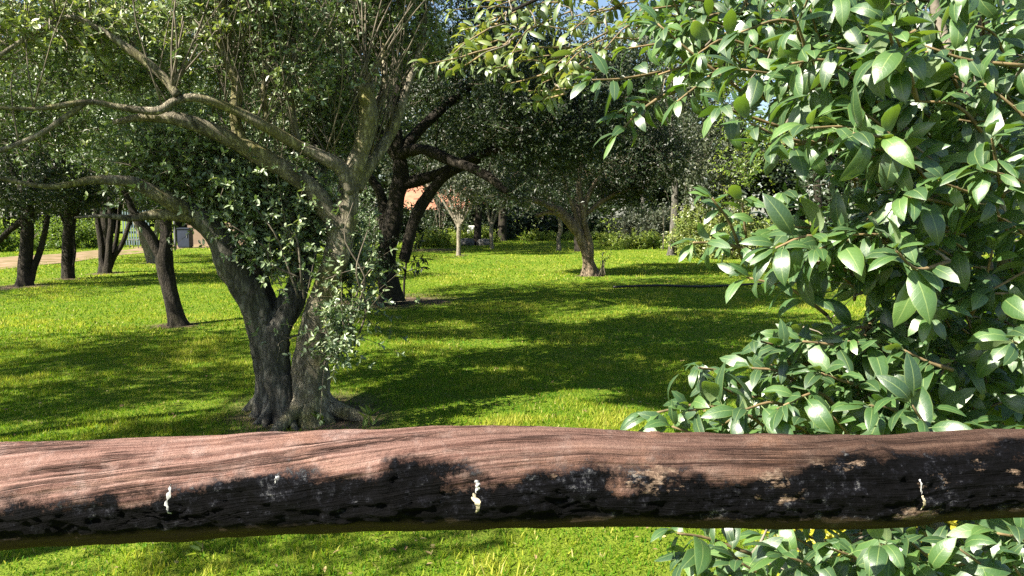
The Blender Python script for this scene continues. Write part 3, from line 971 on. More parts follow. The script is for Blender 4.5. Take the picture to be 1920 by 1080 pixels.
slim('pale_leaning_tree', 'broad pale trunk leaning left behind the fan-topped sapling', [[(851, 452, Ds, 12), (849, 444, Ds, 9), (842, 425, Ds, 8), (833, 405, Ds, 7), (822, 380, Ds, 6), (800, 340, Ds, 4)]],
     [[(849, 440, Ds, 6), (868, 420, Ds, 5.5), (884, 404, Ds, 4.5), (900, 380, Ds, 3)]],
     [(820, 320, Ds, 110, 45, 4, 1), (900, 330, Ds, 70, 36, 3, .6)], 104, 'bark_pale', 'grey_leaf', 650, .2)
Ds = G(1048, 468)[1]
slim('crooked_sapling', 'thin crooked trunk left of the leaning brown tree', [[(1047, 471, Ds, 6), (1048, 463, Ds, 4.5), (1047, 448, Ds, 4), (1051, 432, Ds, 4), (1050, 415, Ds, 3.5), (1047, 390, Ds, 2.5)]], [],
     [(1045, 370, Ds, 55, 26, 2, 1)], 105, 'bark_pale', 'dark_leaf', 320, .12, SL)
Ds = G(1016, 443)[1]
slim('hedge_sapling', 'short thin brown trunk in front of the dark hedge', [[(1016, 446, Ds, 5), (1016, 440, Ds, 3), (1017, 425, Ds, 2.6), (1018, 405, Ds, 2)]], [],
     [(1018, 385, Ds, 55, 24, 3, 1)], 106, 'bark_pale', 'dark_leaf', 300, .2, SL)
Ds = G(1212, 446)[1]
slim('boundary_tree', 'brown trunk among grey scrub at the right end of the far hedge', [[(1214, 450, Ds, 7), (1213, 440, Ds, 5.5), (1210, 415, Ds, 5), (1206, 385, Ds, 4.5), (1204, 350, Ds, 3.6), (1210, 280, Ds, 2.5)]],
     [[(1204, 360, Ds, 3), (1235, 345, Ds, 2.4), (1270, 310, Ds, 1.6)]], [(1220, 280, Ds, 100, 70, 4, 1), (1280, 200, Ds, 100, 90, 4, 1)], 107, 'bark_grey', 'grey_leaf', 900, .17)

# --- tall trees closing the view
BK = 'tall trees round the lawn'


def tall(name, label, px, d, base_r, ells, seed, bark, leaf, ns, ll, nt=50, **kw):
    gx0 = P(px, 500, d)
    rows = []
    gpy = proj(np.array((gx0[0], d, 0.0)))[1]
    topy = min(e[1] for e in ells)
    for t in (0, .03, .2, .45, .7, 1):
        rows.append((px + 6 * math.sin(seed + t * 5), (gpy + 3) * (1 - t) + topy * t, d, base_r * (1.4 if t == 0 else 1 - .75 * t)))
    tree(name, label, 'tree', (gx0[0], d, 0), [rows], [], ells, seed, nt, int(ns * .62), kw.pop('shoot', .9), 12, ll * 1.26, .52, bark, leaf, BK, clump=(.38, .46), rmax=.09, rmin=.012, twr=.01, sides=8, tw_keep=.2, **kw)


tall('feathery_tree', 'feathery grey-green tree behind the ivy, right of the leaning tree', 1260, 30, 9, [(1250, 260, 30, 90, 90, 3, 1), (1290, 130, 30, 110, 100, 3.5, 1.2), (1210, 170, 30, 90, 100, 3, 1), (1320, 330, 29, 60, 50, 2, .5)], 201, 'bark_grey', 'grey_leaf', 1700, .13, nt=90, shoot=1.1)
tall('sunlit_tree', 'yellow-green sunlit tree behind the glossy shrub', 1530, 26, 9, [(1440, 180, 26, 90, 100, 2.5, 1.2), (1400, 290, 26, 50, 60, 2, .6), (1500, 80, 26, 110, 100, 2.5, 1), (1380, 90, 26, 80, 80, 2, .7)], 202, 'bark_dark', 'fresh_leaf', 1900, .10, nt=60, bright=.15)
tall('right_shade_tree', 'dark green tree behind the right half of the glossy shrub', 1680, 22, 10, [(1680, 150, 22, 170, 140, 3, 1), (1620, 320, 22, 130, 80, 2.5, .8), (1800, 260, 22, 140, 120, 2.5, 1)], 203, 'bark_dark', 'dark_leaf', 1500, .11)
tall('far_right_tree', 'grey-green tree at the right edge behind the glossy shrub', 1960, 20, 10, [(1930, 130, 20, 160, 150, 3, 1), (1960, 330, 20, 130, 90, 2.5, 1)], 204, 'bark_grey', 'fresh_leaf', 1300, .10)
tall('blue_gap_tree', 'airy tree with blue sky showing through its crown, top centre', 1090, 33, 9, [(1090, 110, 33, 120, 70, 4, .5), (1000, 190, 33, 110, 60, 4, 1), (1150, 200, 33, 100, 60, 4, 1)], 205, 'bark_dark', 'dark_leaf', 1200, .13)
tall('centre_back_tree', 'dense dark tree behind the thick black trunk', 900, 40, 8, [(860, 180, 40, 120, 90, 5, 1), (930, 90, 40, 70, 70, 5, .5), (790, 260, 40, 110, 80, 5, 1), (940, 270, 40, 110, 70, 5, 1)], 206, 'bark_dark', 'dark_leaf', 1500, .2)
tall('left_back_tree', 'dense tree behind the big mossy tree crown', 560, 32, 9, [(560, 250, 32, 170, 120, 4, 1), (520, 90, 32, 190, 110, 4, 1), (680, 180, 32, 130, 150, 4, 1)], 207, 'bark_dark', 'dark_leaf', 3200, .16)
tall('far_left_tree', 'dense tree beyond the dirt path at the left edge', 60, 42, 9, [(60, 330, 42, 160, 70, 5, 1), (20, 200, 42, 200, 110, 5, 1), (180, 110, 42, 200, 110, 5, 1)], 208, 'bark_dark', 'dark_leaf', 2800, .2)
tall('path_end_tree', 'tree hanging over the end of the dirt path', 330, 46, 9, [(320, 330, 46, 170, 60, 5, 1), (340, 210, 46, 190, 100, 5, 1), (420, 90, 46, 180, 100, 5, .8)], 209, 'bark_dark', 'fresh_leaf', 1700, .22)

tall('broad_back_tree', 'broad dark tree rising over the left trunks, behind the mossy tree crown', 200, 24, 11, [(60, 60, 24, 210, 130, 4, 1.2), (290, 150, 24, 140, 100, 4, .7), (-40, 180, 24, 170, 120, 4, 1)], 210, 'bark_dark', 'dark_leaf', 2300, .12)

# --- shrubs, hedge, weeds


def shrub(name, label, cat, boxes, seed, leaf, n, ll, shoot, group=None, freq=.8, thr=.42, up=.5, bright=0.0, bark='twig', mats=None):
    """boxes rows px,py_top,py_base,d,rx_px,rd_m"""
    rng = np.random.default_rng(seed)
    c = np.mean([P(b[0], b[2], b[3]) for b in boxes], axis=0)
    t = thing(name, label, cat, (c[0], c[1], 0), group)
    gl, gt = Geo(), Geo()
    for b in boxes:
        base = P(b[0], b[2], b[3])
        sc = b[3] / F_PX
        h = (b[2] - b[1]) * sc
        m = int(n / len(boxes) * 1.9)
        u = nrm(rng.normal(size=(m, 3)))
        u[:, 2] = np.abs(u[:, 2])
        p = u * (0.35 + 0.65 * rng.random(m))[:, None] ** .6 * np.array((b[4] * sc, b[5], h))
        lo = rng.random(m) < .5
        p[lo, 2] *= rng.random(lo.sum())
        p = p + np.array((base[0], base[1], 0.02))
        p = clumped(rng, p, freq, thr, seed)[:int(n / len(boxes))]
        foliage(gl, gt, rng, p, shoot, 12, ll, .55, up, False, .25 * ll * .2, 1.0, np.array((base[0], base[1], 0)), bright, .2)
        for k in range(7):
            a = rng.random() * 6.28
            e = np.array((base[0] + math.cos(a) * b[4] * sc * .6, base[1] + math.sin(a) * b[5] * .6, h * .7))
            tube(gt, [(base[0] + .1 * math.cos(a), base[1] + .1 * math.sin(a), -.03, .012 + .01 * h), (*((e + np.array((base[0], base[1], 0))) / 2), .01 + .005 * h), (*e, .006)], 5, 7)
    gt.build('stems', M[bark], t, kind='stuff')
    gl.build('foliage', M[leaf], t, smooth=False, kind='stuff')
    return t


shrub('house_shrub', 'dark shrub hiding most of the tiled house behind the pale leaning trunk', 'shrub', [(826, 332, 446, 48, 32, 1.5), (888, 345, 446, 48, 34, 1.5), (930, 360, 446, 50, 30, 1.5)], 412, 'dark_leaf', 1100, .2, .7)
shrub('boundary_hedge', 'dark clipped hedge across the far end of the lawn', 'hedge', [(980 + 75 * k, 385 + 8 * math.sin(k * 2), 444, 54, 60, 1.6) for k in range(-3, 4)], 401, 'dark_leaf', 1700, .27, .7)
shrub('left_hedge', 'dark shrubbery beyond the dirt path on the far left', 'hedge', [(-60, 400, 478, 33, 90, 2), (40, 412, 474, 34, 70, 2), (120, 420, 468, 36, 50, 1.6), (170, 425, 464, 38, 40, 1.5)], 402, 'fresh_leaf', 1700, .13, .5, bright=-.2)
shrub('ivy_thicket', 'ivy-smothered thicket beside the thin pole', 'shrub', [(1310, 375, 470, 29, 55, 1.3), (1370, 360, 472, 28, 60, 1.4), (1440, 400, 470, 28, 60, 1.3)], 403, 'ivy_leaf', 1700, .115, .45, up=.1, bright=.1)
shrub('grey_scrub', 'dry grey-brown scrub between the boundary trunk and the ivy', 'shrub', [(1235, 395, 452, 44, 26, 1.5), (1180, 400, 448, 48, 40, 1.5)], 404, 'grey_leaf', 700, .15, .7, bark='dry_twig', bright=-.1)
shrub('dark_thicket', 'dark brushy thicket behind the lower glossy shrub branches', 'shrub', [(1540, 330, 476, 24, 80, 1.5), (1640, 300, 480, 23, 80, 1.5), (1480, 380, 474, 25, 50, 1.2)], 405, 'dark_leaf', 1500, .09, .5, bark='dry_twig')
shrub('tree_bay_shrub', 'dark shrubs under the pale leaning trunk', 'shrub', [(770, 400, 448, 50, 70, 2), (690, 345, 452, 46, 55, 2), (610, 350, 455, 44, 70, 2)], 406, 'dark_leaf', 1400, .25, .6)
shrub('bushy_growth', 'leafy bush growing between the big mossy tree and the dark tree', 'shrub', [(690, 345, 505, 19, 40, .8), (650, 380, 510, 18, 35, .6)], 411, 'olive_leaf', 700, .06, .4, bright=-.15)
shrub('weed_bank', 'bank of tall yellow-green weeds round the slim saplings', 'weeds', [(815, 440, 464, 38, 34, .8), (860, 438, 458, 42, 40, .9), (905, 436, 455, 44, 30, .8)], 407, 'fresh_leaf', 1000, .11, .4, bright=.35)
shrub('weed_strip', 'strip of lush bright weeds along the foot of the far hedge', 'weeds', [(990 + 50 * k, 441, 451, 48, 36, .7) for k in range(0, 5)], 408, 'fresh_leaf', 700, .12, .35, bright=.3)
shrub('weed_corner', 'lush bright weeds by the thin pole', 'weeds', [(1205, 440, 462, 36, 34, .8), (1160, 443, 458, 39, 34, .8)], 409, 'fresh_leaf', 700, .10, .35, bright=.3)
shrub('trunk_sucker_bush', 'small leafy bush growing at the foot of the leaning brown tree', 'shrub', [(1130, 466, 508, D8 - .3, 9, .2)], 410, 'dark_leaf', 34, .06, .3)

# sapling beside the dark tree
rng = np.random.default_rng(77)
gp = G(757, 556)
t = thing('thin_sapling', 'thin dark sapling with drooping broad leaves right of the dark tree', 'sapling', (gp[0], gp[1], 0))
dS = gp[1]
g = Geo(); gl = Geo()
tube(g, px_path([(757, 560, dS, 2.4), (758, 530, dS, 2.2), (762, 490, dS, 2), (764, 450, dS, 1.7), (768, 415, dS, 1.2)]), 6, 16)
tw = []
for (x0, y0, x1, y1) in ((762, 492, 800, 486), (763, 470, 790, 450), (763, 455, 745, 440), (766, 430, 780, 415), (760, 505, 740, 495), (760, 510, 795, 500)):
    a, b = P(x0, y0, dS), P(x1, y1, dS - .1)
    tube(g, [(*a, .01), (*((a + b) / 2), .008), (*b, .005)], 5, 6)
    for s in np.linspace(.35, 1, 6):
        tw.append(a * (1 - s) + b * s)
g.build('stem', M['bark_dark'], t)
tw = np.repeat(np.array(tw), 3, 0)
n = len(tw)
ax = rng.normal(size=(n, 3)) * .7 + np.array((.3, -.2, -.5))
leaf_cards(gl, tw, ax, np.array((-.2, -.3, .8)) + rng.normal(0, .4, (n, 3)), .15, .055, np.clip(rng.normal(.4, .2, n), 0, 1), six=True)
gl.build('foliage', M['dark_leaf'], t, smooth=False, kind='stuff')

# strap-leaved plant
rng = np.random.default_rng(78)
gp = P(1440, 468, 24)
t = thing('strap_leaved_plant', 'dark spiky strap-leaved plant in front of the ivy thicket', 'plant', (gp[0], 24, 0))
for k in range(34):
    g = Geo()
    a = rng.random() * 6.28
    L = rng.uniform(.7, 1.25)
    el = rng.uniform(.5, 1.35)
    n = 6
    v = []
    for q in range(n):
        s = q / (n - 1)
        e = el - s * s * .9
        c = np.array((gp[0] + math.cos(a) * L * s * math.cos(el * .9), 24 + math.sin(a) * L * s * math.cos(el * .9), .05 + L * s * math.sin(e)))
        sd = np.array((-math.sin(a), math.cos(a), 0)) * .035 * (1 - s * .9)
        v += [c - sd, c + np.array((0, 0, -.01)), c + sd]
    f = []
    for q in range(n - 1):
        for h in (0, 1):
            f.append((q * 3 + h, q * 3 + h + 1, q * 3 + 4 + h, q * 3 + 3 + h))
    g.add(v, [np.array(f)], rng.random())
    g.build('leaf', M['dark_leaf'], t)

# far wood behind everything
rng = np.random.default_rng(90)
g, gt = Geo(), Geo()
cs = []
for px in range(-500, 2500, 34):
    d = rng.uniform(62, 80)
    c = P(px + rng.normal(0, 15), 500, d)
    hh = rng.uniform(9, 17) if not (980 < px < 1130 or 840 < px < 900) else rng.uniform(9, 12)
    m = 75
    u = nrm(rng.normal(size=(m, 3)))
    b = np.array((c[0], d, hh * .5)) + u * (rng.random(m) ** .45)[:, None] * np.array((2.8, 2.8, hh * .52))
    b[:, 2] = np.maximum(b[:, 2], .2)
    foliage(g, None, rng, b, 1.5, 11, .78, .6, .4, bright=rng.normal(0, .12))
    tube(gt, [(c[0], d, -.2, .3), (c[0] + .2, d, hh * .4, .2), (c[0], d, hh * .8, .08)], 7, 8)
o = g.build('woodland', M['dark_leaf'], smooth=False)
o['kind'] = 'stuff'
o['label'] = 'far wall of woodland behind the garden'
o = gt.build('woodland_trunks', M['bark_dark'])
o['kind'] = 'stuff'

# ------------------------------------------------------------------ far buildings and bits
M['tile'] = plain_mat('red_roof_tile', (.27, .115, .07), (.38, .18, .11), 2.0, .85, .3)
M['render'] = plain_mat('tan_render', (.16, .115, .08), (.22, .165, .115), 1.5, .9, .1)
M['navy'] = plain_mat('dark_blue_paint', (.012, .018, .032), (.022, .03, .05), 3, .5, .05)
M['post_grey'] = plain_mat('grey_post', (.07, .075, .08), (.13, .135, .14), 6, .7, .1)
M['steel'] = plain_mat('blue_grey_steel', (.07, .11, .12), (.13, .18, .19), 6, .6, .05)
M['window'] = plain_mat('dark_glass', (.02, .025, .03), (.03, .035, .04), 2, .08, 0, spec=.6)
M['white'] = plain_mat('white_plastic', (.72, .72, .70), (.82, .82, .80), 4, .45, .03)
M['stone'] = plain_mat('dark_stone', (.045, .045, .042), (.17, .165, .15), 7, .9, .8, .05)

hx, hd = P(822, 400, 56)[0], 56.0
t = thing('house', 'house with orange-red tiled roof glimpsed between the dark tree limbs', 'house', (hx, hd, 0))
g = Geo(); prism_box(g, (hx - 3, hd, -.1), (hx + 3, hd + 6, 2.0)); w = g.build('wall', M['render'], t, smooth=False)
g = Geo()
x0, x1, y0, y1, ze, zr = hx - 3.4, hx + 3.4, hd - .5, hd + 6.5, 2.002, 3.9
ym = (y0 + y1) / 2
g.add([(x0, y0, ze), (x1, y0, ze), (x1, ym, zr), (x0, ym, zr), (x1, y1, ze), (x0, y1, ze)], [np.array([(0, 1, 2, 3), (3, 2, 4, 5), (1, 0, 5, 4)]), np.array([(1, 4, 2), (0, 3, 5)])])
rf = g.build('roof', M['tile'], t, smooth=False)
gt_ = Geo(); prism_box(gt_, (-.11, -.2, 0), (.11, .2, .05)); tile_me = gt_.mesh('roof_tile', M['tile'], smooth=False)
sl_a = math.atan2(zr - ze, ym - y0)
rng = np.random.default_rng(5)
n_t = 0
for rr_ in range(11):
    for cc in range(27):
        if n_t >= 297:
            break
        s = (rr_ + .5) / 11
        o = bpy.data.objects.new('roof_tile', tile_me)
        COL.objects.link(o)
        o.parent = rf
        o.location = (x0 + .17 + cc * (x1 - x0 - .34) / 26, y0 + (ym - y0) * s, ze + (zr - ze) * s + .02 + rng.random() * .015)
        o.rotation_euler = (sl_a, 0, 0)
        o.scale = (1.4, 1.0, 1)
        n_t += 1
for wx in (-2.2, 1.0):
    g = Geo(); prism_box(g, (hx + wx, hd - .06, .8), (hx + wx + 1.2, hd - .003, 1.8)); f = g.build('window', M['white'], t, smooth=False)
    for k in (0, 1):
        g = Geo(); prism_box(g, (hx + wx + .07 + k * .56, hd - .075, .87), (hx + wx + .57 + k * .56, hd - .061, 1.73)); pb = g.build('pane', M['window'], f, smooth=False)

# garden wall, gate fence, box and post beyond the path
dW = 40.0
a, b = P(352, 440, dW), P(432, 440, dW)
t = tag(bpy.data.objects.new('garden_wall', None), 'tan garden wall beyond the end of the dirt path', 'wall')
COL.objects.link(t); t.location = (a[0], dW, 0)
g = Geo(); prism_box(g, (a[0], dW, -.05), (b[0] + 2, dW + .2, 1.12)); g.build('panel', M['render'], t, smooth=False)
g = Geo(); prism_box(g, (a[0] - .04, dW - .04, 1.12), (b[0] + 2.04, dW + .24, 1.2)); g.build('coping', M['render'], t, smooth=False)
c = P(343, 440, 36.5)
t = thing('utility_box', 'dark blue upright box at the end of the dirt path', 'box', (c[0], 36.5, 0))
g = Geo(); prism_box(g, (c[0] - .28, 36.5, .05), (c[0] + .28, 37.0, .92)); g.build('body', M['navy'], t, smooth=False)
g = Geo(); prism_box(g, (c[0] - .31, 36.46, .92), (c[0] + .31, 37.04, .98)); g.build('lid', M['navy'], t, smooth=False)
g = Geo(); prism_box(g, (c[0] - .25, 36.53, -.03), (c[0] + .25, 36.97, .05)); g.build('plinth', M['stone'], t, smooth=False)
g = Geo(); prism_box(g, (c[0] + .17, 36.475, .5), (c[0] + .2, 36.498, .66)); g.build('handle', M['post_grey'], t, smooth=False)
c = P(328, 440, 35.8)
g = Geo(); tube(g, [(c[0], 35.8, -.05, .06), (c[0], 35.8, 1.0, .055), (c[0], 35.8, 1.75, .055)], 10, 6); tag(g.build('gate_post', M['post_grey']), 'round grey post in front of the dark blue box', 'post')

dF = 38.5
xa, xb = P(232, 440, dF)[0], P(268, 440, dF)[0] + .4
t = thing('paling_fence', 'blue-grey paling fence behind the many-stemmed tree', 'fence', ((xa + xb) / 2, dF, 0))
gp_ = Geo(); prism_box(gp_, (-.03, -.012, 0), (.03, .012, 1.7)); gp_.add([(-.03, -.012, 1.7), (.03, -.012, 1.7), (.03, .012, 1.7), (-.03, .012, 1.7), (0, 0, 1.8)], [np.array([(0, 1, 4), (1, 2, 4), (2, 3, 4), (3, 0, 4)])])
pal_me = gp_.mesh('paling', M['steel'], smooth=False)
x = xa
while x < xb:
    o = bpy.data.objects.new('paling', pal_me); COL.objects.link(o); o.parent = t
    o.location = (x - t.location.x, 0, .06)
    x += .13
for z in (.4, 1.45):
    g = Geo(); prism_box(g, (xa - .06, dF + .014, z), (xb, dF + .05, z + .06)); g.build('rail', M['steel'], t, smooth=False)

c = G(255, 465)
t = thing('garden_stool', 'small grey metal stool by the paling fence', 'stool', (c[0], c[1], 0))
g = Geo(); prism_box(g, (c[0] - .24, c[1] - .2, .38), (c[0] + .24, c[1] + .2, .43)); g.build('seat', M['post_grey'], t, smooth=False)
for sx in (-1, 1):
    for sy in (-1, 1):
        g = Geo(); tube(g, [(c[0] + sx * .21, c[1] + sy * .17, -.03, .018), (c[0] + sx * .2, c[1] + sy * .16, .38, .018)], 6, 3); g.build('leg', M['post_grey'], t)

# white garden chair
c = P(886, 445, 46)
t = thing('garden_chair', 'white plastic garden chair half hidden in the weeds', 'chair', (c[0], 46, 0))
cx, cy = c[0], 46.0
g = Geo(); prism_box(g, (cx - .24, cy - .22, .41), (cx + .24, cy + .22, .45)); g.build('seat', M['white'], t, smooth=False)
g = Geo()
for k in range(5):
    prism_box(g, (cx - .22 + k * .095, cy + .20, .46), (cx - .16 + k * .095, cy + .235, .88))
prism_box(g, (cx - .25, cy + .195, .88), (cx + .25, cy + .24, .96))
g.build('backrest', M['white'], t, smooth=False)
for sx in (-1, 1):
    g = Geo(); tube(g, [(cx + sx * .26, cy - .2, .45, .02), (cx + sx * .27, cy - .2, .66, .022), (cx + sx * .26, cy + .2, .68, .022)], 6, 9); g.build('armrest', M['white'], t)
    for sy in (-1, 1):
        g = Geo(); tube(g, [(cx + sx * .25, cy + sy * .22, -.02, .02), (cx + sx * .22, cy + sy * .2, .42, .025)], 6, 4); g.build('leg', M['white'], t)

# rocks in the weeds
for k, (px, py, r, lab) in enumerate(((873, 460, .42, 'dark rock in the weeds right of the fan-topped sapling'), (905, 460, .33, 'smaller grey rock in the weeds left of the Y-forked sapling'))):
    c = G(px, py)
    rng = np.random.default_rng(k)
    th, ph = np.meshgrid(np.linspace(0, 2 * math.pi, 25)[:-1], np.linspace(.02, math.pi - .02, 13), indexing='xy')
    u = np.stack([np.sin(ph) * np.cos(th), np.sin(ph) * np.sin(th), np.cos(ph)], -1).reshape(-1, 3)
    rr = r * (.65 + .7 * fbm(u * 1.4 + k * 7, 3, k))
    v = u * rr[:, None] * np.array((1.2, .9, .75)) + np.array((c[0], c[1], .1))
    i, j = np.meshgrid(np.arange(12), np.arange(24), indexing='ij')
    g = Geo(); g.add(v, [np.stack([i * 24 + j, (i + 1) * 24 + j, (i + 1) * 24 + (j + 1) % 24, i * 24 + (j + 1) % 24], -1).reshape(-1, 4)])
    tag(g.build('rock', M['stone']), lab, 'rock')

# thin pole by the ivy
c = G(1243, 468)
g = Geo(); tube(g, [(c[0], c[1], -.1, .034), (c[0] + .02, c[1], .9, .03), (c[0] - .03, c[1], 1.9, .026)], 8, 12, .1); tag(g.build('wooden_pole', M['bark_pale']), 'thin pale wooden pole standing beside the ivy thicket', 'pole')

# black irrigation pipe across the lawn
g = Geo()
pp = [G(1150, 542), G(1230, 540), G(1320, 537), G(1420, 534), G(1530, 529), G(1640, 524), G(1800, 519)]
tube(g, [(p[0], p[1], gz(p[0], p[1]) + .045 + .01 * math.sin(k * 2), .026) for k, p in enumerate(pp)], 8, 50)
M['pipe'] = plain_mat('black_plastic', (.012, .012, .013), (.02, .02, .021), 4, .5, 0)
tag(g.build('irrigation_pipe', M['pipe']), 'black pipe lying across the lawn on the right', 'pipe')

# ------------------------------------------------------------------ the broad-leaved shrub close on the right


def broad_mat(name, stops, trans, tfac, rough):
    m, nt, b = new_mat(name)
    at = nd(nt, 'ShaderNodeAttribute', attribute_name='rnd')
    oi = nd(nt, 'ShaderNodeObjectInfo')
    f = math_n(nt, 'FRACT', math_n(nt, 'ADD', at.outputs['Fac'], oi.outputs['Random']))
    c = ramp(nt, f, stops)
    lf = nd(nt, 'ShaderNodeAttribute', attribute_name='lf')
    sx = nd(nt, 'ShaderNodeSeparateXYZ')
    nt.links.new(lf.outputs['Vector'], sx.inputs[0])
    au = math_n(nt, 'ABSOLUTE', sx.outputs[0])
    rib = ramp(nt, au, [(0.015, (1, 1, 1)), (0.07, (0, 0, 0))])
    # side veins
    vv = math_n(nt, 'SINE', math_n(nt, 'ADD', math_n(nt, 'MULTIPLY', sx.outputs[1], 62.0), math_n(nt, 'MULTIPLY', au, -9.0)))
    vein = ramp(nt, vv, [(0.80, (0, 0, 0)), (1.0, (1, 1, 1))])
    n = noise(nt, 30, 4, .6)
    nsp = noise(nt, 160, 3, .6)
    blem = ramp(nt, nsp.outputs[0], [(.70, (0, 0, 0)), (.76, (1, 1, 1))])
    blotch = mixrgb(nt, math_n(nt, 'MULTIPLY', n.outputs[0], .3), c.outputs[0], (.08, .13, .05))
    blotch = mixrgb(nt, math_n(nt, 'MULTIPLY', blem.outputs[0], .6), blotch, (.12, .09, .03))
    edge = ramp(nt, au, [(0.86, (0, 0, 0)), (1.0, (1, 1, 1))])
    c1 = mixrgb(nt, math_n(nt, 'MULTIPLY', vein.outputs[0], .06), blotch, (.2, .27, .08))
    c1 = mixrgb(nt, math_n(nt, 'MULTIPLY', edge.outputs[0], .35), c1, (.22, .28, .07))
    c2 = mixrgb(nt, math_n(nt, 'MULTIPLY', rib.outputs[0], .6), c1, (.22, .29, .09))
    ge = nd(nt, 'ShaderNodeNewGeometry')
    c3 = mixrgb(nt, ge.outputs['Backfacing'], c2, mixrgb(nt, .55, c2, (.20, .27, .11)))
    nt.links.new(c3, b.inputs['Base Color'])
    rg_ = mixrgb(nt, ge.outputs['Backfacing'], (rough, rough, rough), (.65, .65, .65))
    rn = math_n(nt, 'ADD', rg_, math_n(nt, 'MULTIPLY', n.outputs[0], .12))
    nt.links.new(rn, b.inputs['Roughness'])
    b.inputs['Specular IOR Level'].default_value = 1.0
    b.inputs['Coat Weight'].default_value = 0.12
    b.inputs['Coat Roughness'].default_value = 0.3
    bump(nt, b, math_n(nt, 'ADD', math_n(nt, 'MULTIPLY', vein.outputs[0], .5), n.outputs[0]), .12, .004)
    tr = nd(nt, 'ShaderNodeBsdfTranslucent')
    tc = ramp(nt, f, trans)
    nt.links.new(tc.outputs[0], tr.inputs[0])
    mx = nd(nt, 'ShaderNodeMixShader')
    mx.inputs[0].default_value = tfac
    nt.links.new(b.outputs[0], mx.inputs[1])
    nt.links.new(tr.outputs[0], mx.inputs[2])
    nt.links.new(mx.outputs[0], nt.nodes['Material Output'].inputs[0])
    return m


M['broad_leaf'] = broad_mat('glossy_broad_leaf', [(0, (.014, .042, .016)), (.35, (.023, .064, .02)), (.75, (.038, .095, .025)), (1, (.075, .15, .032))],
                            [(0, (.10, .25, .015)), (1, (.30, .44, .03))], .22, .38)
M['lime_leaf'] = broad_mat('lime_broad_leaf', [(0, (.05, .085, .03)), (.5, (.09, .13, .045)), (1, (.18, .22, .05))],
                           [(0, (.16, .25, .03)), (1, (.42, .45, .05))], .28, .4)
M['green_twig'] = plain_mat('young_twig', (.10, .08, .04), (.24, .17, .085), 25, .7, .1)
M['shrub_bark'] = plain_mat('shrub_bark', (.10, .085, .065), (.27, .235, .19), 18, .9, .5, .01)


def leaf_template(bend, fold, wid, twist, low=False):
    """Unit-length leaf along +Y, upper side +Z. Returns verts, faces, uv."""
    ts = [0.0, .07, .22, .42, .62, .80, .93, 1.0]
    prof = [0.0, .40, .83, 1.0, .93, .62, .22, 0.0]
    us = (-1, -.55, 0, .55, 1)
    if low:
        ts, prof, us = [0.0, .16, .5, .82, 1.0], [0.0, .68, 1.0, .58, 0.0], (-1, 0, 1)
    nu = len(us)
    m = len(ts) - 2
    ys, zs, ang = [0.0], [0.0], []
    y = z = 0.0
    a = 0.45 * bend
    ang.append(a)
    for k in range(1, m + 2):
        ds = ts[k] - ts[k - 1]
        a -= bend * ds * 1.7
        y += math.cos(a) * ds
        z += math.sin(a) * ds
        ys.append(y); zs.append(z); ang.append(a)
    V, UV = [(0, 0, 0)], [(0, 0)]
    for k in range(1, m + 1):
        w = wid * prof[k] * .5
        nz_, ny_ = math.cos(ang[k]), -math.sin(ang[k])
        for u in us:
            f = fold * abs(u) - .42 * abs(u) ** 2.2
            hgt = w * (f + twist * (ts[k] - .3) * u)
            V.append((u * w * (1 - .06 * abs(u)), ys[k] + ny_ * hgt, zs[k] + nz_ * hgt))
            UV.append((u, ts[k]))
    V.append((0, ys[-1], zs[-1])); UV.append((0, 1))
    q, t = [], []
    last = 1 + nu * (m - 1)
    for u in range(nu - 1):
        t.append((0, 1 + u + 1, 1 + u))
        for k in range(m - 1):
            o = 1 + k * nu
            q.append((o + u, o + u + 1, o + nu + u + 1, o + nu + u))
        t.append((last + u, last + u + 1, last + nu))
    n = len(V)
    for k in range(3):       # petiole
        an = k * 2.094
        V.append((math.cos(an) * .012, -.14, .02 * bend - .03 + math.sin(an) * .012)); UV.append((0, 0))
    for k in range(3):
        an = k * 2.094
        V.append((math.cos(an) * .010, .03, math.sin(an) * .010)); UV.append((0, 0))
    for k in range(3):
        k2 = (k + 1) % 3
        q.append((n + k, n + k2, n + 3 + k2, n + 3 + k))
    return np.array(V, float), np.array(q), np.array(t), np.array(UV, float)


TEMPL, LOWT = [], []
_r = np.random.default_rng(2)
for k in range(10):
    sh = (_r.uniform(.35, 1.35), _r.uniform(.05, .5), _r.uniform(.34, .45), _r.uniform(-.3, .3))
    TEMPL.append(leaf_template(*sh))
    LOWT.append(leaf_template(*sh, True))


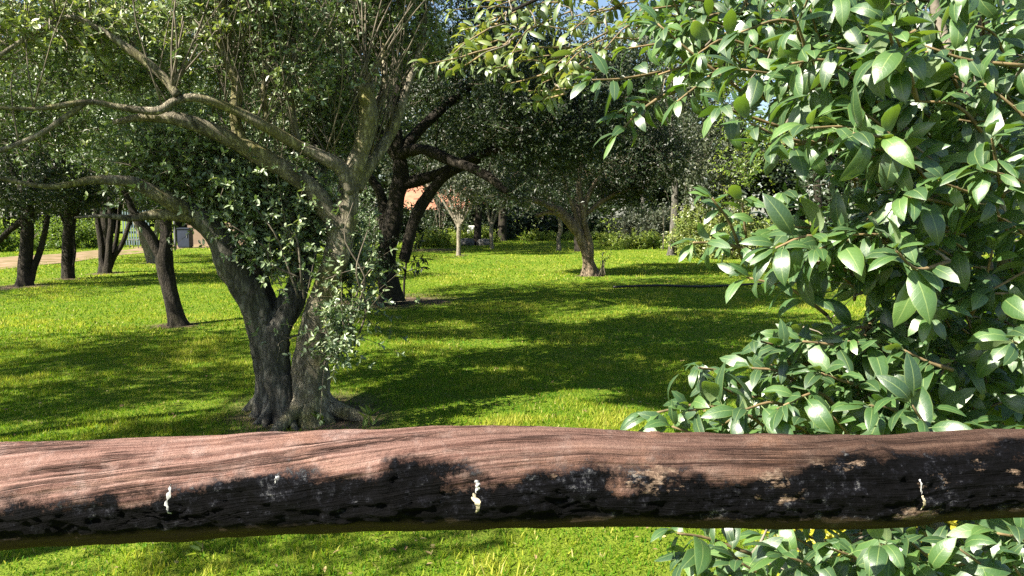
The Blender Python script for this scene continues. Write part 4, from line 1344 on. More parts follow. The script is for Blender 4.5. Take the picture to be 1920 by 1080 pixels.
class Leaves:
    def __init__(self, rng):
        self.rng = rng
        self.pos, self.R, self.L, self.k = [], [], [], []

    def put(self, pos, axis, up, L):
        a = axis / np.linalg.norm(axis)
        s = np.cross(a, up)
        s /= max(np.linalg.norm(s), 1e-6)
        n = np.cross(s, a)
        self.pos.append(pos + a * L * .14)
        self.R.append(np.stack([s, a, n], 1))
        self.L.append(L)
        self.k.append(int(self.rng.integers(len(TEMPL))))

    def twig(self, geo, s, e, nl, L, sag=0.0, r0=.0045, tip=True, lit=(-.36, -.20, .86)):
        rng = self.rng
        Lw = np.linalg.norm(e - s)
        m = (s + e) / 2 + rng.normal(0, .05 * Lw, 3) + np.array((0, 0, sag * Lw))
        c, r = tube(geo, [(*s, r0), (*m, r0 * .75), (*e, r0 * .5)], 5, 9)
        d = nrm(np.gradient(c, axis=0))
        ph = rng.random() * 6.28
        for q in range(nl):
            t = .15 + .85 * (q + .5) / nl if tip else (q + .5) / nl
            x = t * 8
            i = min(int(x), 7)
            p = c[i] * (1 - (x - i)) + c[i + 1] * (x - i)
            dd = d[i]
            a = np.cross(dd, (0.2, .1, 1.0)); a /= np.linalg.norm(a)
            b = np.cross(dd, a)
            ph += 2.4 + rng.normal(0, .3)
            rad = a * math.cos(ph) + b * math.sin(ph)
            ax = rad * .85 + dd * (.45 + .5 * (t > .85)) + np.array((0, 0, -.12)) + rng.normal(0, .16, 3)
            up = np.array(lit) + rng.normal(0, .40, 3)
            self.put(p, ax, up, L * rng.uniform(.55, 1.12) * (1 if t < .8 else .85))
        if tip:
            for q in range(3):
                a = rng.normal(0, .45, 3) + d[-1] * 1.1
                self.put(c[-1], a, np.array(lit) + rng.normal(0, .3, 3), L * rng.uniform(.5, .9))

    def finish(self, t, mat, hide=None, most=298):
        pos, R, L, k = np.array(self.pos), np.array(self.R), np.array(self.L), np.array(self.k)
        cen = pos + R[:, :, 1] * L[:, None] * .5
        px, py = proj(cen)
        d = cen[:, 1]
        size = L / d * F_PX
        inside = (px > -20) & (px < 1940) & (py > -20) & (py < 1100)
        if hide is not None:
            inside &= ~hide(px, py)
        occ = np.zeros(len(pos))
        for i in range(len(pos)):
            if inside[i]:
                occ[i] = np.sum((np.hypot(px - px[i], py - py[i]) < size * .28) & (d < d[i] - .01))
        score = np.where(inside, size / (1 + occ), 0)
        order = np.argsort(-score)
        pick = [i for i in order[:most] if score[i] > 0]
        rest = np.setdiff1d(np.arange(len(pos)), pick)
        meshes = []
        for v, q, tr, uv in TEMPL:
            g = Geo(); g.add(v, [q, tr], 0.0, uv); meshes.append(g.mesh('leaf', mat))
        loc = np.array(t.location)
        for i in pick:
            o = bpy.data.objects.new('leaf', meshes[k[i]])
            COL.objects.link(o)
            o.parent = t
            Mx = Matrix(((*(R[i][0] * L[i]), pos[i][0] - loc[0]), (*(R[i][1] * L[i]), pos[i][1] - loc[1]), (*(R[i][2] * L[i]), pos[i][2] - loc[2]), (0, 0, 0, 1)))
            o.matrix_local = Mx
        g = Geo()
        for a, (v, q, tr, uv) in enumerate(LOWT):
            ids = rest[k[rest] == a]
            if not len(ids):
                continue
            V = np.einsum('nij,mj->nmi', R[ids], v) * L[ids][:, None, None] + pos[ids][:, None, :]
            off = (np.arange(len(ids)) * len(v))[:, None, None]
            g.add(V.reshape(-1, 3), [(q[None] + off).reshape(-1, 4), (tr[None] + off).reshape(-1, 3)], np.repeat(self.rng.random(len(ids)), len(v)), np.tile(uv, (len(ids), 1)))
        g.build('leaves', mat, t, kind='stuff')


def in_poly(x, y, poly):
    r = False
    n = len(poly)
    for a in range(n):
        x0, y0 = poly[a]
        x1, y1 = poly[(a + 1) % n]
        if (y0 > y) != (y1 > y) and x < (x1 - x0) * (y - y0) / (y1 - y0) + x0:
            r = not r
    return r


rng = np.random.default_rng(19)
base = np.array((1.55, 2.35, 0.0))
t = thing('glossy_shrub', 'large-leaved glossy evergreen shrub close behind the right of the rail', 'shrub', base)
LV = Leaves(rng)
gs = Geo(); sk = Skel()
stem_rows = [
    [(1.55, 2.35, -.06, .05), (1.5, 2.3, .35, .042), (*P(1800, 760, 2.1), .036), (*P(1760, 560, 2.0), .03), (*P(1722, 400, 1.95), .024), (*P(1690, 250, 1.95), .017), (*P(1640, 90, 2.0), .012), (*P(1600, -60, 2.1), .008)],
    [(1.65, 2.4, -.06, .045), (1.66, 2.3, .5, .036), (*P(1900, 700, 2.0), .03), (*P(1880, 450, 1.9), .022), (*P(1820, 230, 1.85), .016), (*P(1760, 40, 1.85), .012), (*P(1720, -120, 1.9), .008)],
    [(1.5, 2.25, -.06, .04), (1.35, 2.1, .4, .032), (*P(1700, 900, 1.9), .026), (*P(1600, 760, 1.8), .018), (*P(1480, 720, 1.7), .010)],
    [(1.7, 2.45, -.06, .045), (1.75, 2.4, .7, .036), (1.8, 2.3, 1.4, .028), (1.75, 2.1, 2.2, .018), (1.6, 2.1, 2.7, .010)],
]
for rows in stem_rows:
    g = Geo()
    c, r = tube(g, rows, 10, 40, .2, 3)
    sk.add(c[6:], r[6:])
    g.build('stem', M['shrub_bark'], t)

tips = []      # tip px,py,d   start dx,dy px   leaves   leaf length
hand = [
    (1335, 372, 1.55, 60, 120, 8, .085), (1300, 455, 1.5, 110, 15, 9, .085), (1392, 380, 1.6, 10, 110, 7, .08), (1470, 360, 1.7, 60, 60, 7, .075), (1500, 385, 1.7, 50, 40, 7, .08),
    (1400, 520, 1.5, 150, 70, 7, .085), (1455, 465, 1.45, 120, -10, 8, .10), (1530, 470, 1.45, 130, -20, 9, .10), (1480, 500, 1.5, 120, 10, 7, .09), (1600, 440, 1.45, 120, 10, 9, .105),
    (1310, 690, 1.5, 90, 40, 8, .075), (1340, 720, 1.5, 120, 20, 7, .07), (1225, 775, 1.45, 150, 10, 9, .095), (1290, 770, 1.42, 120, 30, 8, .09), (1260, 800, 1.42, 160, 30, 7, .095),
    (1425, 640, 1.55, 90, 90, 8, .085), (1460, 650, 1.5, 80, 80, 8, .09), (1410, 690, 1.5, 110, 50, 8, .09), (1390, 770, 1.4, 130, 20, 9, .10), (1470, 760, 1.4, 120, 30, 9, .10), (1540, 700, 1.45, 110, 30, 9, .10),
    (1560, 780, 1.4, 90, 60, 8, .10), (1630, 760, 1.42, 90, 60, 8, .10), (1505, 640, 1.5, 100, 20, 8, .095), (1590, 640, 1.5, 100, 30, 8, .10), (1345, 800, 1.42, 120, 30, 8, .095), (1500, 800, 1.4, 90, 50, 8, .1),
    (1110, 150, 1.85, 130, -15, 9, .095), (1160, 210, 1.9, 110, -40, 8, .085), (1180, 90, 2.0, 140, 0, 8, .09), (1235, 140, 1.9, 120, -10, 9, .09), (1270, 190, 1.85, 90, -70, 8, .09), (1160, 250, 1.85, 80, -70, 7, .085), (1310, 100, 1.8, 130, 0, 9, .09),
    (1300, 40, 1.9, 130, -10, 9, .095), (1390, 60, 1.7, 130, -10, 9, .09), (1390, 130, 1.6, 120, 20, 8, .10), (1200, 20, 2.1, 130, 0, 8, .09), (1350, 200, 1.65, 120, 40, 8, .09), (1405, 230, 1.5, 120, 40, 8, .10), (1440, 270, 1.5, 110, -10, 8, .09),
    (1520, 240, 1.42, 120, 20, 9, .105), (1600, 250, 1.4, 110, 20, 9, .11), (1560, 330, 1.6, 100, 20, 7, .09), (1480, 120, 1.5, 120, 30, 9, .10), (1570, 90, 1.45, 110, 40, 9, .11), (1660, 30, 1.35, 30, 120, 9, .105), (1680, 70, 1.35, 40, 120, 8, .10),
    (1860, 260, 1.4, 20, 110, 9, .105), (1850, 320, 1.38, 100, 40, 9, .11), (1760, 340, 1.4, 110, 30, 9, .10), (1700, 370, 1.4, 110, 20, 9, .10), (1680, 470, 1.35, 100, 20, 8, .11), (1900, 640, 1.4, 80, 60, 8, .105), (1710, 760, 1.3, 30, 100, 7, .11),
    (1290, 1040, 1.4, 120, 30, 8, .095), (1270, 1000, 1.4, 140, 40, 6, .10), (1380, 1050, 1.35, 110, 40, 9, .10), (1470, 1040, 1.35, 90, 50, 9, .105), (1560, 1030, 1.35, 90, 60, 9, .105), (1650, 1020, 1.3, 60, 80, 9, .11), (1720, 1060, 1.28, 90, 50, 9, .10),
    (1700, 1010, 1.35, 90, 60, 8, .11), (1800, 1030, 1.3, 90, 60, 9, .10), (1870, 1000, 1.35, 60, 60, 9, .10), (1900, 1060, 1.3, 60, 60, 8, .11), (1340, 1080, 1.4, 120, 40, 9, .1), (1600, 1090, 1.35, 90, 50, 9, .1),
]
for h in hand:
    tips.append((P(h[0], h[1], h[2]), P(h[0] + h[3], h[1] + h[4], h[2] + .06 + .05 * rng.random()), h[5] + 2, h[6] * .95))
polys = [
    ([(1600, -60), (1960, -60), (1960, 830), (1640, 830), (1640, 640), (1660, 540), (1610, 420), (1640, 320), (1580, 260)], 250, (1.45, 2.3), .096),
    ([(1460, -60), (1640, -60), (1640, 220), (1470, 220)], 52, (1.5, 2.2), .10),
    ([(1180, -40), (1500, -40), (1480, 120), (1200, 80)], 40, (1.8, 2.4), .095),
    ([(1480, 640), (1700, 600), (1700, 820), (1340, 820), (1400, 720)], 46, (1.5, 2.0), .10),
    ([(1420, 440), (1660, 380), (1680, 520), (1500, 500)], 22, (1.5, 2.0), .10),
    ([(1360, 990), (1960, 980), (1960, 1250), (1360, 1250)], 64, (1.4, 2.0), .105),
]
for poly, n, (d0, d1), L in polys:
    xs, ys = [a for a, _ in poly], [b for _, b in poly]
    c = 0
    while c < n:
        x, y = rng.uniform(min(xs), max(xs)), rng.uniform(min(ys), max(ys))
        if not in_poly(x, y, poly):
            continue
        c += 1
        d = rng.uniform(d0, d1)
        e = P(x, y, d)
        off = np.array((rng.uniform(.03, .22), rng.uniform(0, .18), rng.uniform(-.16, .06)))
        tips.append((e, e + off, int(rng.integers(7, 13)), L * .95))
starts = np.array([s for _, s, _, _ in tips])
gb = Geo()
grow(gb, sk, starts, rng, .010, .0045, 6, .05, .06)
gb.build('branches', M['shrub_bark'], t, kind='stuff')
gt = Geo()
for e, s, nl, L in tips:
    LV.twig(gt, s, e, nl, L, sag=rng.uniform(-.05, .12))
gt.build('twigs', M['green_twig'], t, kind='stuff')
LV.finish(t, M['broad_leaf'], hide=lambda x, y: (y > 815) & (y < 980))

# the tree whose branch hangs across the top, farther off
rng = np.random.default_rng(29)
base = np.array((3.1, 3.9, 0.0))
t = thing('overhanging_tree', 'broad-leaved tree whose yellow-green branch hangs into the top centre', 'tree', base)
LV = Leaves(rng)
sk = Skel()
for nm, rows in (('trunk', [(3.1, 3.9, -.08, .12), (3.05, 3.9, .8, .095), (2.95, 3.85, 1.8, .085), (2.8, 3.8, 2.6, .07), (2.6, 3.75, 3.2, .05), (2.3, 3.7, 3.7, .03)]),
                 ('limb', [(2.93, 3.85, 1.9, .06), (*P(1850, 70, 3.6), .05), (*P(1700, -50, 3.5), .04), (*P(1500, -100, 3.4), .03), (*P(1300, -90, 3.3), .022), (*P(1120, -50, 3.25), .013), (*P(960, 20, 3.2), .006)]),
                 ('limb', [(2.75, 3.8, 2.7, .05), (*P(1600, -130, 3.8), .035), (*P(1350, -150, 3.8), .025), (*P(1100, -120, 3.7), .016), (*P(900, -90, 3.6), .010)])):
    g = Geo()
    c, r = tube(g, rows, 12, 40, .2, 4)
    sk.add(c[8:], r[8:])
    g.build(nm, M['bark_dark'], t)
tips = []
hand = [(850, 105, 3.3), (830, 120, 3.25), (880, 60, 3.3), (900, 130, 3.2), (950, 90, 3.2), (960, 150, 3.2), (1000, 60, 3.2), (1010, 170, 3.2), (1040, 110, 3.2), (1060, 150, 3.15), (1090, 60, 3.2), (1100, 100, 3.2), (985, 20, 3.3), (920, 25, 3.3), (1050, 10, 3.3),
        (1120, 20, 3.3), (985, 190, 3.2), (890, 85, 3.3), (1030, 140, 3.3), (1000, 110, 3.4), (1080, 30, 3.4), (940, 60, 3.4), (1150, 60, 3.3), (1200, 30, 3.4), (1260, 30, 3.4), (860, 20, 3.4), (1060, -20, 3.4), (1150, -20, 3.4), (960, -20, 3.5), (1320, 60, 3.5), (1400, 20, 3.5)]
for (x, y, d) in hand:
    for q in range(2):
        e = P(x + rng.normal(0, 14), y + rng.normal(0, 12), d + rng.normal(0, .12))
        s = P(x + rng.uniform(50, 120), y + rng.uniform(-60, 0), d + rng.normal(0, .1))
        tips.append((e, s, int(rng.integers(6, 10)), .088))
for q in range(60):
    x, y, d = rng.uniform(900, 2000), rng.uniform(-220, -30), rng.uniform(3.2, 4.2)
    e = P(x, y, d)
    tips.append((e, e + np.array((rng.uniform(.1, .3), rng.uniform(-.1, .1), rng.uniform(-.1, .15))), 8, .09))
starts = np.array([s for _, s, _, _ in tips])
gb = Geo(); grow(gb, sk, starts, rng, .014, .005, 6, .04, .06); gb.build('branches', M['shrub_bark'], t, kind='stuff')
gt = Geo()
for e, s, nl, L in tips:
    LV.twig(gt, s, e, nl, L, sag=rng.uniform(-.05, .1))
gt.build('twigs', M['green_twig'], t, kind='stuff')
LV.finish(t, M['lime_leaf'])

# yellow shrub deep behind the glossy one
shrub('golden_shrub', 'low yellow-leaved shrub showing through gaps in the glossy shrub', 'shrub', [(1690, 640, 960, 2.9, 130, .35), (1830, 620, 960, 3.0, 110, .35), (1560, 760, 950, 3.0, 90, .25)], 501, 'gold_leaf', 560, .05, .16, freq=4, thr=.4)

# small weeds in the near lawn
for k, (px, py, sz, lab) in enumerate(((692, 795, .16, 'small upright weed at the foot of the big mossy tree'), (380, 1040, .13, 'broad-bladed weed in the grass below the left part of the rail'), (600, 792, .12, 'low weed in the shade under the big mossy trunk'))):
    c = G(px, py)
    r2 = np.random.default_rng(600 + k)
    t = thing('weed', lab, 'weed', (c[0], c[1], gz(c[0], c[1])))
    for q in range(14):
        g = Geo()
        a = r2.random() * 6.28
        ax = np.array([[math.cos(a) * .7, math.sin(a) * .7, r2.uniform(.3, 1.2)]])
        b = np.array([[c[0] + r2.normal(0, .02), c[1] + r2.normal(0, .02), gz(c[0], c[1]) + r2.uniform(0, sz * .6)]])
        leaf_cards(g, b, ax, np.array([[0, 0, 1.0]]) + r2.normal(0, .3, (1, 3)), sz * r2.uniform(.4, .8), sz * .2, np.array([r2.random()]), six=True)
        g.build('leaf', M['fresh_leaf'], t, smooth=False)
    g = Geo(); tube(g, [(c[0], c[1], -.01, .003), (c[0] + .005, c[1], sz * .9, .002)], 5, 4); g.build('stem', M['green_twig'], t)

# ------------------------------------------------------------------ the log rail


def rail_mat():
    m, nt, b = new_mat('weathered_charred_log')
    lf = nd(nt, 'ShaderNodeAttribute', attribute_name='lf')       # x along (m), y round the log (rad, 0 = top, + = towards the viewer), z grain coordinate
    at = nd(nt, 'ShaderNodeAttribute', attribute_name='rnd')      # char 0..1
    sx = nd(nt, 'ShaderNodeSeparateXYZ')
    nt.links.new(lf.outputs['Vector'], sx.inputs[0])

    def grain(kx, kg, detail, rough, dist):
        cv = nd(nt, 'ShaderNodeCombineXYZ')
        nt.links.new(math_n(nt, 'MULTIPLY', sx.outputs[0], kx), cv.inputs[0])
        nt.links.new(math_n(nt, 'MULTIPLY', sx.outputs[2], kg), cv.inputs[1])
        g_ = nd(nt, 'ShaderNodeTexNoise')
        g_.inputs['Scale'].default_value = 1.0
        g_.inputs['Detail'].default_value = detail
        g_.inputs['Roughness'].default_value = rough
        g_.inputs['Distortion'].default_value = dist
        nt.links.new(cv.outputs[0], g_.inputs['Vector'])
        return g_
    gr = grain(3.0, 11.0, 9, .66, .25)
    lines = grain(1.7, 8.0, 3, .5, .1)
    lines2 = grain(2.6, 15.0, 3, .5, .1)
    lmask = grain(4.0, 3.0, 3, .6, .3)
    n_big = noise(nt, 3.5, 4, .6)
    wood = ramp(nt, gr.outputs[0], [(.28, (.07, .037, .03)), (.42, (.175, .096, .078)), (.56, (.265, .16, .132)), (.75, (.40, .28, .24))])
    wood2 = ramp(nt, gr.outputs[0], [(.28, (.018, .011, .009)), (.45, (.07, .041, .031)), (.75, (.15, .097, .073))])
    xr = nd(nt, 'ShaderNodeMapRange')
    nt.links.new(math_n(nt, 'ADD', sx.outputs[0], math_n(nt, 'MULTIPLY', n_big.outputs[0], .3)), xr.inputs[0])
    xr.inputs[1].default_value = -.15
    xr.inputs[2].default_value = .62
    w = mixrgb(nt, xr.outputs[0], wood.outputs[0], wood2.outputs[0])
    n_or = noise(nt, 9, 4, .6)
    ok = ramp(nt, n_or.outputs[0], [(.55, (0, 0, 0)), (.70, (1, 1, 1))])
    w = mixrgb(nt, math_n(nt, 'MULTIPLY', ok.outputs[0], .25), w, (.33, .175, .11))
    n_gr = noise(nt, 24, 7, .75)
    gk = ramp(nt, n_gr.outputs[0], [(.52, (0, 0, 0)), (.68, (1, 1, 1))])
    w = mixrgb(nt, math_n(nt, 'MULTIPLY', gk.outputs[0], .4), w, mixrgb(nt, xr.outputs[0], (.44, .345, .315), (.19, .14, .115)))
    # dark drying checks along the grain, and soot specks
    def hair(src, half):
        return ramp(nt, math_n(nt, 'ABSOLUTE', math_n(nt, 'SUBTRACT', src.outputs[0], .5)), [(half * .35, (1, 1, 1)), (half, (0, 0, 0))]).outputs[0]
    lk = math_n(nt, 'MAXIMUM', hair(lines, .045), math_n(nt, 'MULTIPLY', hair(lines2, .05), .7))
    lm = ramp(nt, lmask.outputs[0], [(.50, (0, 0, 0)), (.60, (1, 1, 1))])
    lk = math_n(nt, 'MULTIPLY', lk, lm.outputs[0])
    w = mixrgb(nt, math_n(nt, 'MULTIPLY', lk, .85), w, (.03, .018, .015))
    n_sp = noise(nt, 60, 5, .7)
    spk = ramp(nt, n_sp.outputs[0], [(.26, (1, 1, 1)), (.36, (0, 0, 0))])
    w = mixrgb(nt, math_n(nt, 'MULTIPLY', spk.outputs[0], .6), w, (.05, .035, .03))
    ckm = nd(nt, 'ShaderNodeAttribute', attribute_name='crack')
    w = mixrgb(nt, math_n(nt, 'MULTIPLY', ckm.outputs['Fac'], .85), w, (.03, .018, .015))
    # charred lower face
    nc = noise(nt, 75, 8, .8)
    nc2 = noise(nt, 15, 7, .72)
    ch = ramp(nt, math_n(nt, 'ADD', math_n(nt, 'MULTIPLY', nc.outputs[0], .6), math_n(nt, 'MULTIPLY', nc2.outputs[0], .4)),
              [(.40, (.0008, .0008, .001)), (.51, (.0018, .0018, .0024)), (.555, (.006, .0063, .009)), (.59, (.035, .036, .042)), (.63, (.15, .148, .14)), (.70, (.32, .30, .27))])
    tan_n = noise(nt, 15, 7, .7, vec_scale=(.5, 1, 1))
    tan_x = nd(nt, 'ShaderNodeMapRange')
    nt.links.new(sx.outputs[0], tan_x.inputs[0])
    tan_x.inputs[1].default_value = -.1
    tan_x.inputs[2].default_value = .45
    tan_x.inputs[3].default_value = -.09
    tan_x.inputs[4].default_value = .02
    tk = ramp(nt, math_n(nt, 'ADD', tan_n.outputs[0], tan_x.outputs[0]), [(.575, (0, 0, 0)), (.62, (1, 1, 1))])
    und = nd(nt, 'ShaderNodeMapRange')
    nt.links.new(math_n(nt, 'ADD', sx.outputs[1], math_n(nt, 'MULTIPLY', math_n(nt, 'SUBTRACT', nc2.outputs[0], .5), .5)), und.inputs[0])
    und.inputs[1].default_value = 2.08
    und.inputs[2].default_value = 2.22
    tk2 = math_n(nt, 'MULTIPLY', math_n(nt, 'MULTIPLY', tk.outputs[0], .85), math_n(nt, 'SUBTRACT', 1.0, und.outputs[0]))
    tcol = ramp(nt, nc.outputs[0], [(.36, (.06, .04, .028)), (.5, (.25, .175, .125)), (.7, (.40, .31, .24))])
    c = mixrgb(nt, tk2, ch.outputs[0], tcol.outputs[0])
    c = mixrgb(nt, math_n(nt, 'MULTIPLY', und.outputs[0], .7), c, (.07, .05, .026))  # brownish rim: light bounced off the ground, painted into the underside colour
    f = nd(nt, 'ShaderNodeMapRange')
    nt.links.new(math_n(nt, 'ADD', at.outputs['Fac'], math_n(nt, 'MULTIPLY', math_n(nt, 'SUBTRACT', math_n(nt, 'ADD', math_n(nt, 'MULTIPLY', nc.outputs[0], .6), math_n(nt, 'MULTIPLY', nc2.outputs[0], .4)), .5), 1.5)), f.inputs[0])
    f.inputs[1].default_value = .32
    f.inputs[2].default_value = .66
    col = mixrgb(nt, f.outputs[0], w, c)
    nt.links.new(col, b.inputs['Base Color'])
    b.inputs['Roughness'].default_value = .8
    b.inputs['Specular IOR Level'].default_value = .06
    h = math_n(nt, 'ADD', math_n(nt, 'ADD', gr.outputs[0], math_n(nt, 'MULTIPLY', nc.outputs[0], .7)), math_n(nt, 'MULTIPLY', n_sp.outputs[0], .35))
    h = math_n(nt, 'SUBTRACT', h, math_n(nt, 'MULTIPLY', lk, .5))
    bump(nt, b, h, 1.0, .009)
    return m


M['rail'] = rail_mat()
rail_pts = [(-700, 868, 1062), (-400, 850, 1050), (0, 827, 1029), (200, 818, 1018), (400, 813, 1008), (640, 802, 996), (900, 799, 990), (1100, 803, 987), (1200, 808, 988), (1400, 812, 989), (1600, 814, 990), (1690, 813, 985), (1750, 811, 975), (1920, 805, 966), (2250, 800, 955), (2600, 795, 945)]
DR = 1.06
cl = []
for x, yt, yb in rail_pts:
    yc, hf = (yt + yb) / 2, (yb - yt) / 2
    u, v = (x - 960) / F_PX, -(yc - 540) / F_PX
    c = np.array((u * DR, DR * (cp + v * sp), CAM_H + DR * (-sp + v * cp)))
    cl.append((*c, hf * DR / F_PX / math.sqrt(1 + v * v)))
NL, NS = 640, 100
s = spline(np.array(cl), NL)
c, r = s[:, :3], s[:, 3]
tan = nrm(np.gradient(c, axis=0))
upv = np.array((0, 0, 1.0))
A = nrm(upv - tan * (tan @ upv)[:, None])
B = np.cross(A, tan)
if B[0][1] > 0:
    B = -B                                    # B points to the viewer
th = np.concatenate([np.linspace(-math.pi, -.75, 17)[:-1], np.linspace(-.75, 2.35, NS - 24 + 1)[:-1], np.linspace(2.35, math.pi, 9)[:-1]])
dirs = A[:, None, :] * np.cos(th)[None, :, None] + B[:, None, :] * np.sin(th)[None, :, None]
xs = np.repeat(c[:, 0][:, None], NS, 1)
TH = np.repeat(th[None, :], NL, 0)
q3 = (c[:, None, :] + dirs * r[:, None, None]).reshape(-1, 3)
low = fbm(np.column_stack([xs.ravel() * 4, q3[:, 1] * 9, q3[:, 2] * 9]), 3, 1).reshape(NL, NS) - .5
def spiral(x):
    return np.where(x < .1, 1.55 * x, .155 + .45 * (x - .1))


GC = TH + spiral(xs) + .13 * (fbm(np.column_stack([(xs * 3.2).ravel(), (TH * .8).ravel(), np.zeros(xs.size)]), 2, 31).reshape(NL, NS) - .5)
gr = fbm(np.column_stack([(xs * 2.5).ravel(), (GC * 7).ravel(), np.zeros(xs.size)]), 3, 2).reshape(NL, NS) - .5
# long drying cracks following the grain
crack = np.zeros((NL, NS))
rc = np.random.default_rng(8)
for k in range(46):
    x0 = rc.uniform(-1.1, 1.1)
    ln = rc.uniform(.08, .40)
    t0 = rc.uniform(-.7, 1.2) + spiral(x0)
    line = t0 - (GC - TH) + .03 * np.sin(xs * 31 + k)
    wdt = rc.uniform(.012, .03)
    env = np.clip(1 - ((xs - x0) / ln) ** 2, 0, 1)
    crack = np.maximum(crack, env * np.exp(-((TH - line) / wdt) ** 2) * rc.uniform(.5, 1))
# edge of the burn
edge = np.interp(xs, [-1.1, -.727, -.56, -.454, -.31, -.167, -.045, .068, .18, .333, .447, .485, .56, .71, 1.2], [1.5, 1.42, 1.32, 1.14, 1.0, .98, 1.08, 1.12, 1.17, 1.06, .84, .64, .58, .52, .6])
en = fbm(np.column_stack([(xs * 14).ravel(), (TH * 2.0).ravel(), np.zeros(xs.size)]), 3, 4).reshape(NL, NS) - .5
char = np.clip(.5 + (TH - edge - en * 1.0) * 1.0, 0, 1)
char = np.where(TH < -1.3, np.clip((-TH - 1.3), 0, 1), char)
# charred wood breaks into blocks
wob = fbm(np.column_stack([(xs * 9).ravel(), (TH * 3).ravel(), np.ones(xs.size)]), 2, 6).reshape(NL, NS)
cw, ct = .042, .34                           # uneven blocks, as charcoal breaks
CX, CT = xs / cw + 1.3 * (wob - .5), TH / ct + 1.1 * (wob - .5)
CX = CX + .5 * (np.floor(CT) % 2)
f1 = np.full(xs.shape, 9.0)
f2 = np.full(xs.shape, 9.0)
ix, it = np.floor(CX), np.floor(CT)
for ox in (-1, 0, 1):
    for ot in (-1, 0, 1):
        qx, qt = ix + ox, it + ot
        jx = (np.sin(qx * 127.1 + qt * 311.7) * 43758.5453) % 1.0
        jt = (np.sin(qx * 269.5 + qt * 183.3) * 43758.5453) % 1.0
        dd = np.hypot(CX - qx - jx, CT - qt - jt)
        f2 = np.where(dd < f1, f1, np.minimum(f2, dd))
        f1 = np.minimum(f1, dd)
blk = np.clip((f2 - f1) / .16, 0, 1)
blk = 1 - (1 - blk) * np.clip(vnoise(np.column_stack([(xs * 12).ravel(), (TH * 3).ravel(), np.zeros(xs.size)]), 44).reshape(NL, NS) * 1.6 - .3, 0, 1)
chunk = fbm(np.column_stack([(xs * 45).ravel(), (TH * 7).ravel(), np.zeros(xs.size)]), 3, 12).reshape(NL, NS) - .5
lumps = np.zeros((NL, NS))
for (px, ph, sz, am) in ((757, 1.25, .022, .010), (1445, 1.2, .02, .007), (1605, .62, .024, .010), (500, 1.1, .02, .007), (150, 1.35, .025, .006), (1225, -.05, .008, .006), (1660, 1.25, .02, .008), (90, 1.4, .02, .007), (650, 1.95, .02, .006), (735, 1.75, .022, .008)):
    x0 = (px - 960) / F_PX * DR
    rad2 = ((xs - x0) / sz) ** 2 + ((TH - ph) * .068 / sz) ** 2
    lumps += am * np.exp(-rad2) - am * .9 * np.exp(-rad2 * 5)
disp = low * .010 + (fbm(np.column_stack([xs.ravel() * 11, (TH * 2).ravel(), np.ones(xs.size)]), 3, 91).reshape(NL, NS) - .5) * .007 + gr * .0042 * (1 - char * .6) - crack * .0065 * (1 - .7 * char) + np.clip((2.25 - TH) / .35, .12, 1) * char * (chunk * .010 + (blk - 1) * .0045 + (fbm(np.column_stack([(xs * 14).ravel(), (TH * 4).ravel(), np.zeros(xs.size)]), 2, 77).reshape(NL, NS) - .5) * .008) + lumps
v = (c[:, None, :] + dirs * (r[:, None] + disp)[:, :, None]).reshape(-1, 3)
i, j = np.meshgrid(np.arange(NL - 1), np.arange(NS), indexing='ij')
j2 = (j + 1) % NS
q = np.stack([i * NS + j, (i + 1) * NS + j, (i + 1) * NS + j2, i * NS + j2], -1).reshape(-1, 4)
v2 = np.vstack([v, c[0], c[-1]])
k = np.arange(NS)
k2 = (k + 1) % NS
caps = [np.stack([k, k2, np.full(NS, NL * NS)], -1), np.stack([(NL - 1) * NS + k2, (NL - 1) * NS + k, np.full(NS, NL * NS + 1)], -1)]
crk = np.clip(crack * 1.2, 0, 1)
uv = np.column_stack([xs.ravel(), TH.ravel(), GC.ravel()])
uv = np.vstack([uv, (-1.3, 0, 0), (1.3, 0, 0)])
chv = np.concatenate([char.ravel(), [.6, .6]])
rail = thing('log_rail', 'thick weathered log fence rail, brown above and charred black below', 'rail', (0, c[NL // 2][1], c[NL // 2][2]))
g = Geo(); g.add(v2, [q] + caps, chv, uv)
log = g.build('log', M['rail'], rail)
ca = log.data.attributes.new('crack', 'FLOAT', 'POINT')
ca.data.foreach_set('value', np.concatenate([crk.ravel(), [0, 0]]).astype(np.float32))


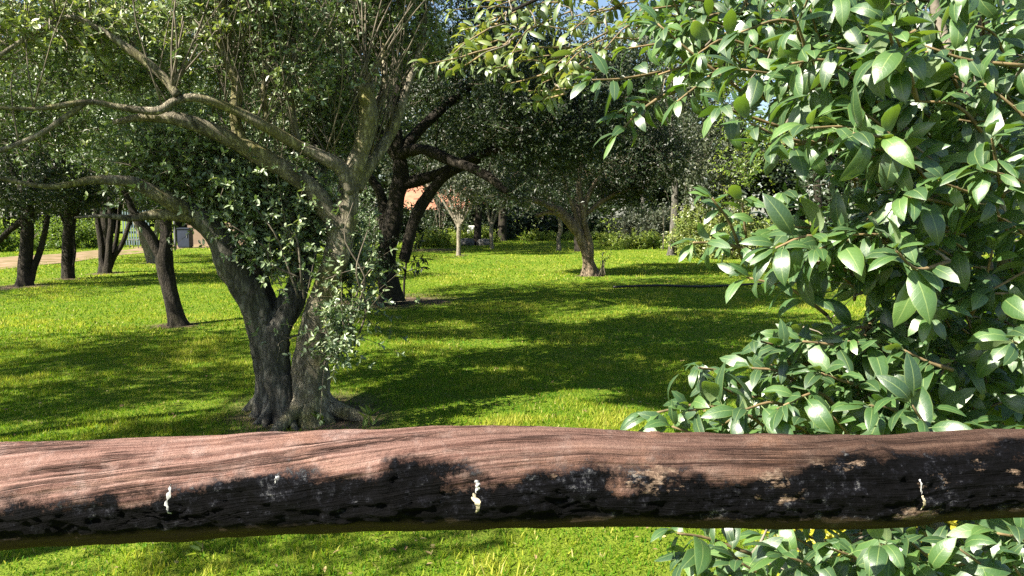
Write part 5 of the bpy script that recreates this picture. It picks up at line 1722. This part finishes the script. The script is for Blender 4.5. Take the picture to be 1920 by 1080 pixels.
def rail_point(px, th_, lift=0.0):
    x0 = (px - 960) / F_PX * DR
    a = int(np.argmin(np.abs(c[:, 0] - x0)))
    b_ = int(np.argmin(np.abs(th - th_)))
    return c[a] + dirs[a, b_] * (r[a] + disp[a, b_] + lift), dirs[a, b_], tan[a]


# bird droppings: thin raised streaks that run down the face
M['dropping'] = plain_mat('chalky_white', (.18, .18, .18), (.44, .44, .43), 120, .9, .4, .004)
M['dropping_ochre'] = plain_mat('chalky_cream', (.20, .17, .11), (.50, .44, .32), 110, .9, .4, .004)
rd = np.random.default_rng(14)
for px, t0, t1, wpx, wig, mt in ((360, 1.18, 1.75, 8, .3, 'dropping'), (898, 1.28, 1.55, 7, .3, 'dropping'), (897, 1.55, 1.92, 10, .4, 'dropping_ochre'), (1680, 1.2, 1.55, 2.2, .4, 'dropping'), (1683, 1.52, 1.85, 5, .5, 'dropping_ochre'),
                              (547, 1.10, 1.26, 5, .2, 'dropping')):
    n = 14
    V = []
    for a in range(n):
        s_ = a / (n - 1)
        tt = t0 + (t1 - t0) * s_
        wv = wpx * (.55 + .45 * math.sin(math.pi * min(1, s_ * 1.1 + .05))) * rd.uniform(.45, 1.05) * (1 if 0 < a < n - 1 else .3)
        xc = px + wig * wpx * math.sin(s_ * 5 + px)
        for e in (-1, -.4, .4, 1):
            p, dn, tn = rail_point(xc + e * wv, tt)
            V.append(p + dn * ((.0003 + rd.random() * .0003) if abs(e) < .9 else -.0012) + np.array((rd.normal(0, .0004), 0, rd.normal(0, .0004))))
    f = []
    for a in range(n - 1):
        for e in range(3):
            f.append((a * 4 + e, a * 4 + e + 1, a * 4 + 5 + e, a * 4 + 4 + e))
    g = Geo(); g.add(V, [np.array(f)])
    g.build('bird_dropping', M[mt], rail)
# posts that carry the rail, beyond both sides of the view
for x_, lab in ((-1.22, 'round log post carrying the left end of the rail'), (1.22, 'round log post carrying the right end of the rail')):
    a = int(np.argmin(np.abs(c[:, 0] - x_)))
    z = c[a][2] - r[a] * .82
    g = Geo(); tube(g, [(x_, c[a][1], -.4, .075), (x_, c[a][1], .3, .072), (x_ + .01, c[a][1], z * .8, .068), (x_, c[a][1], z, .066)], 16, 30, .12, 9); tag(g.build('fence_post', M['bark_dark']), lab, 'post')
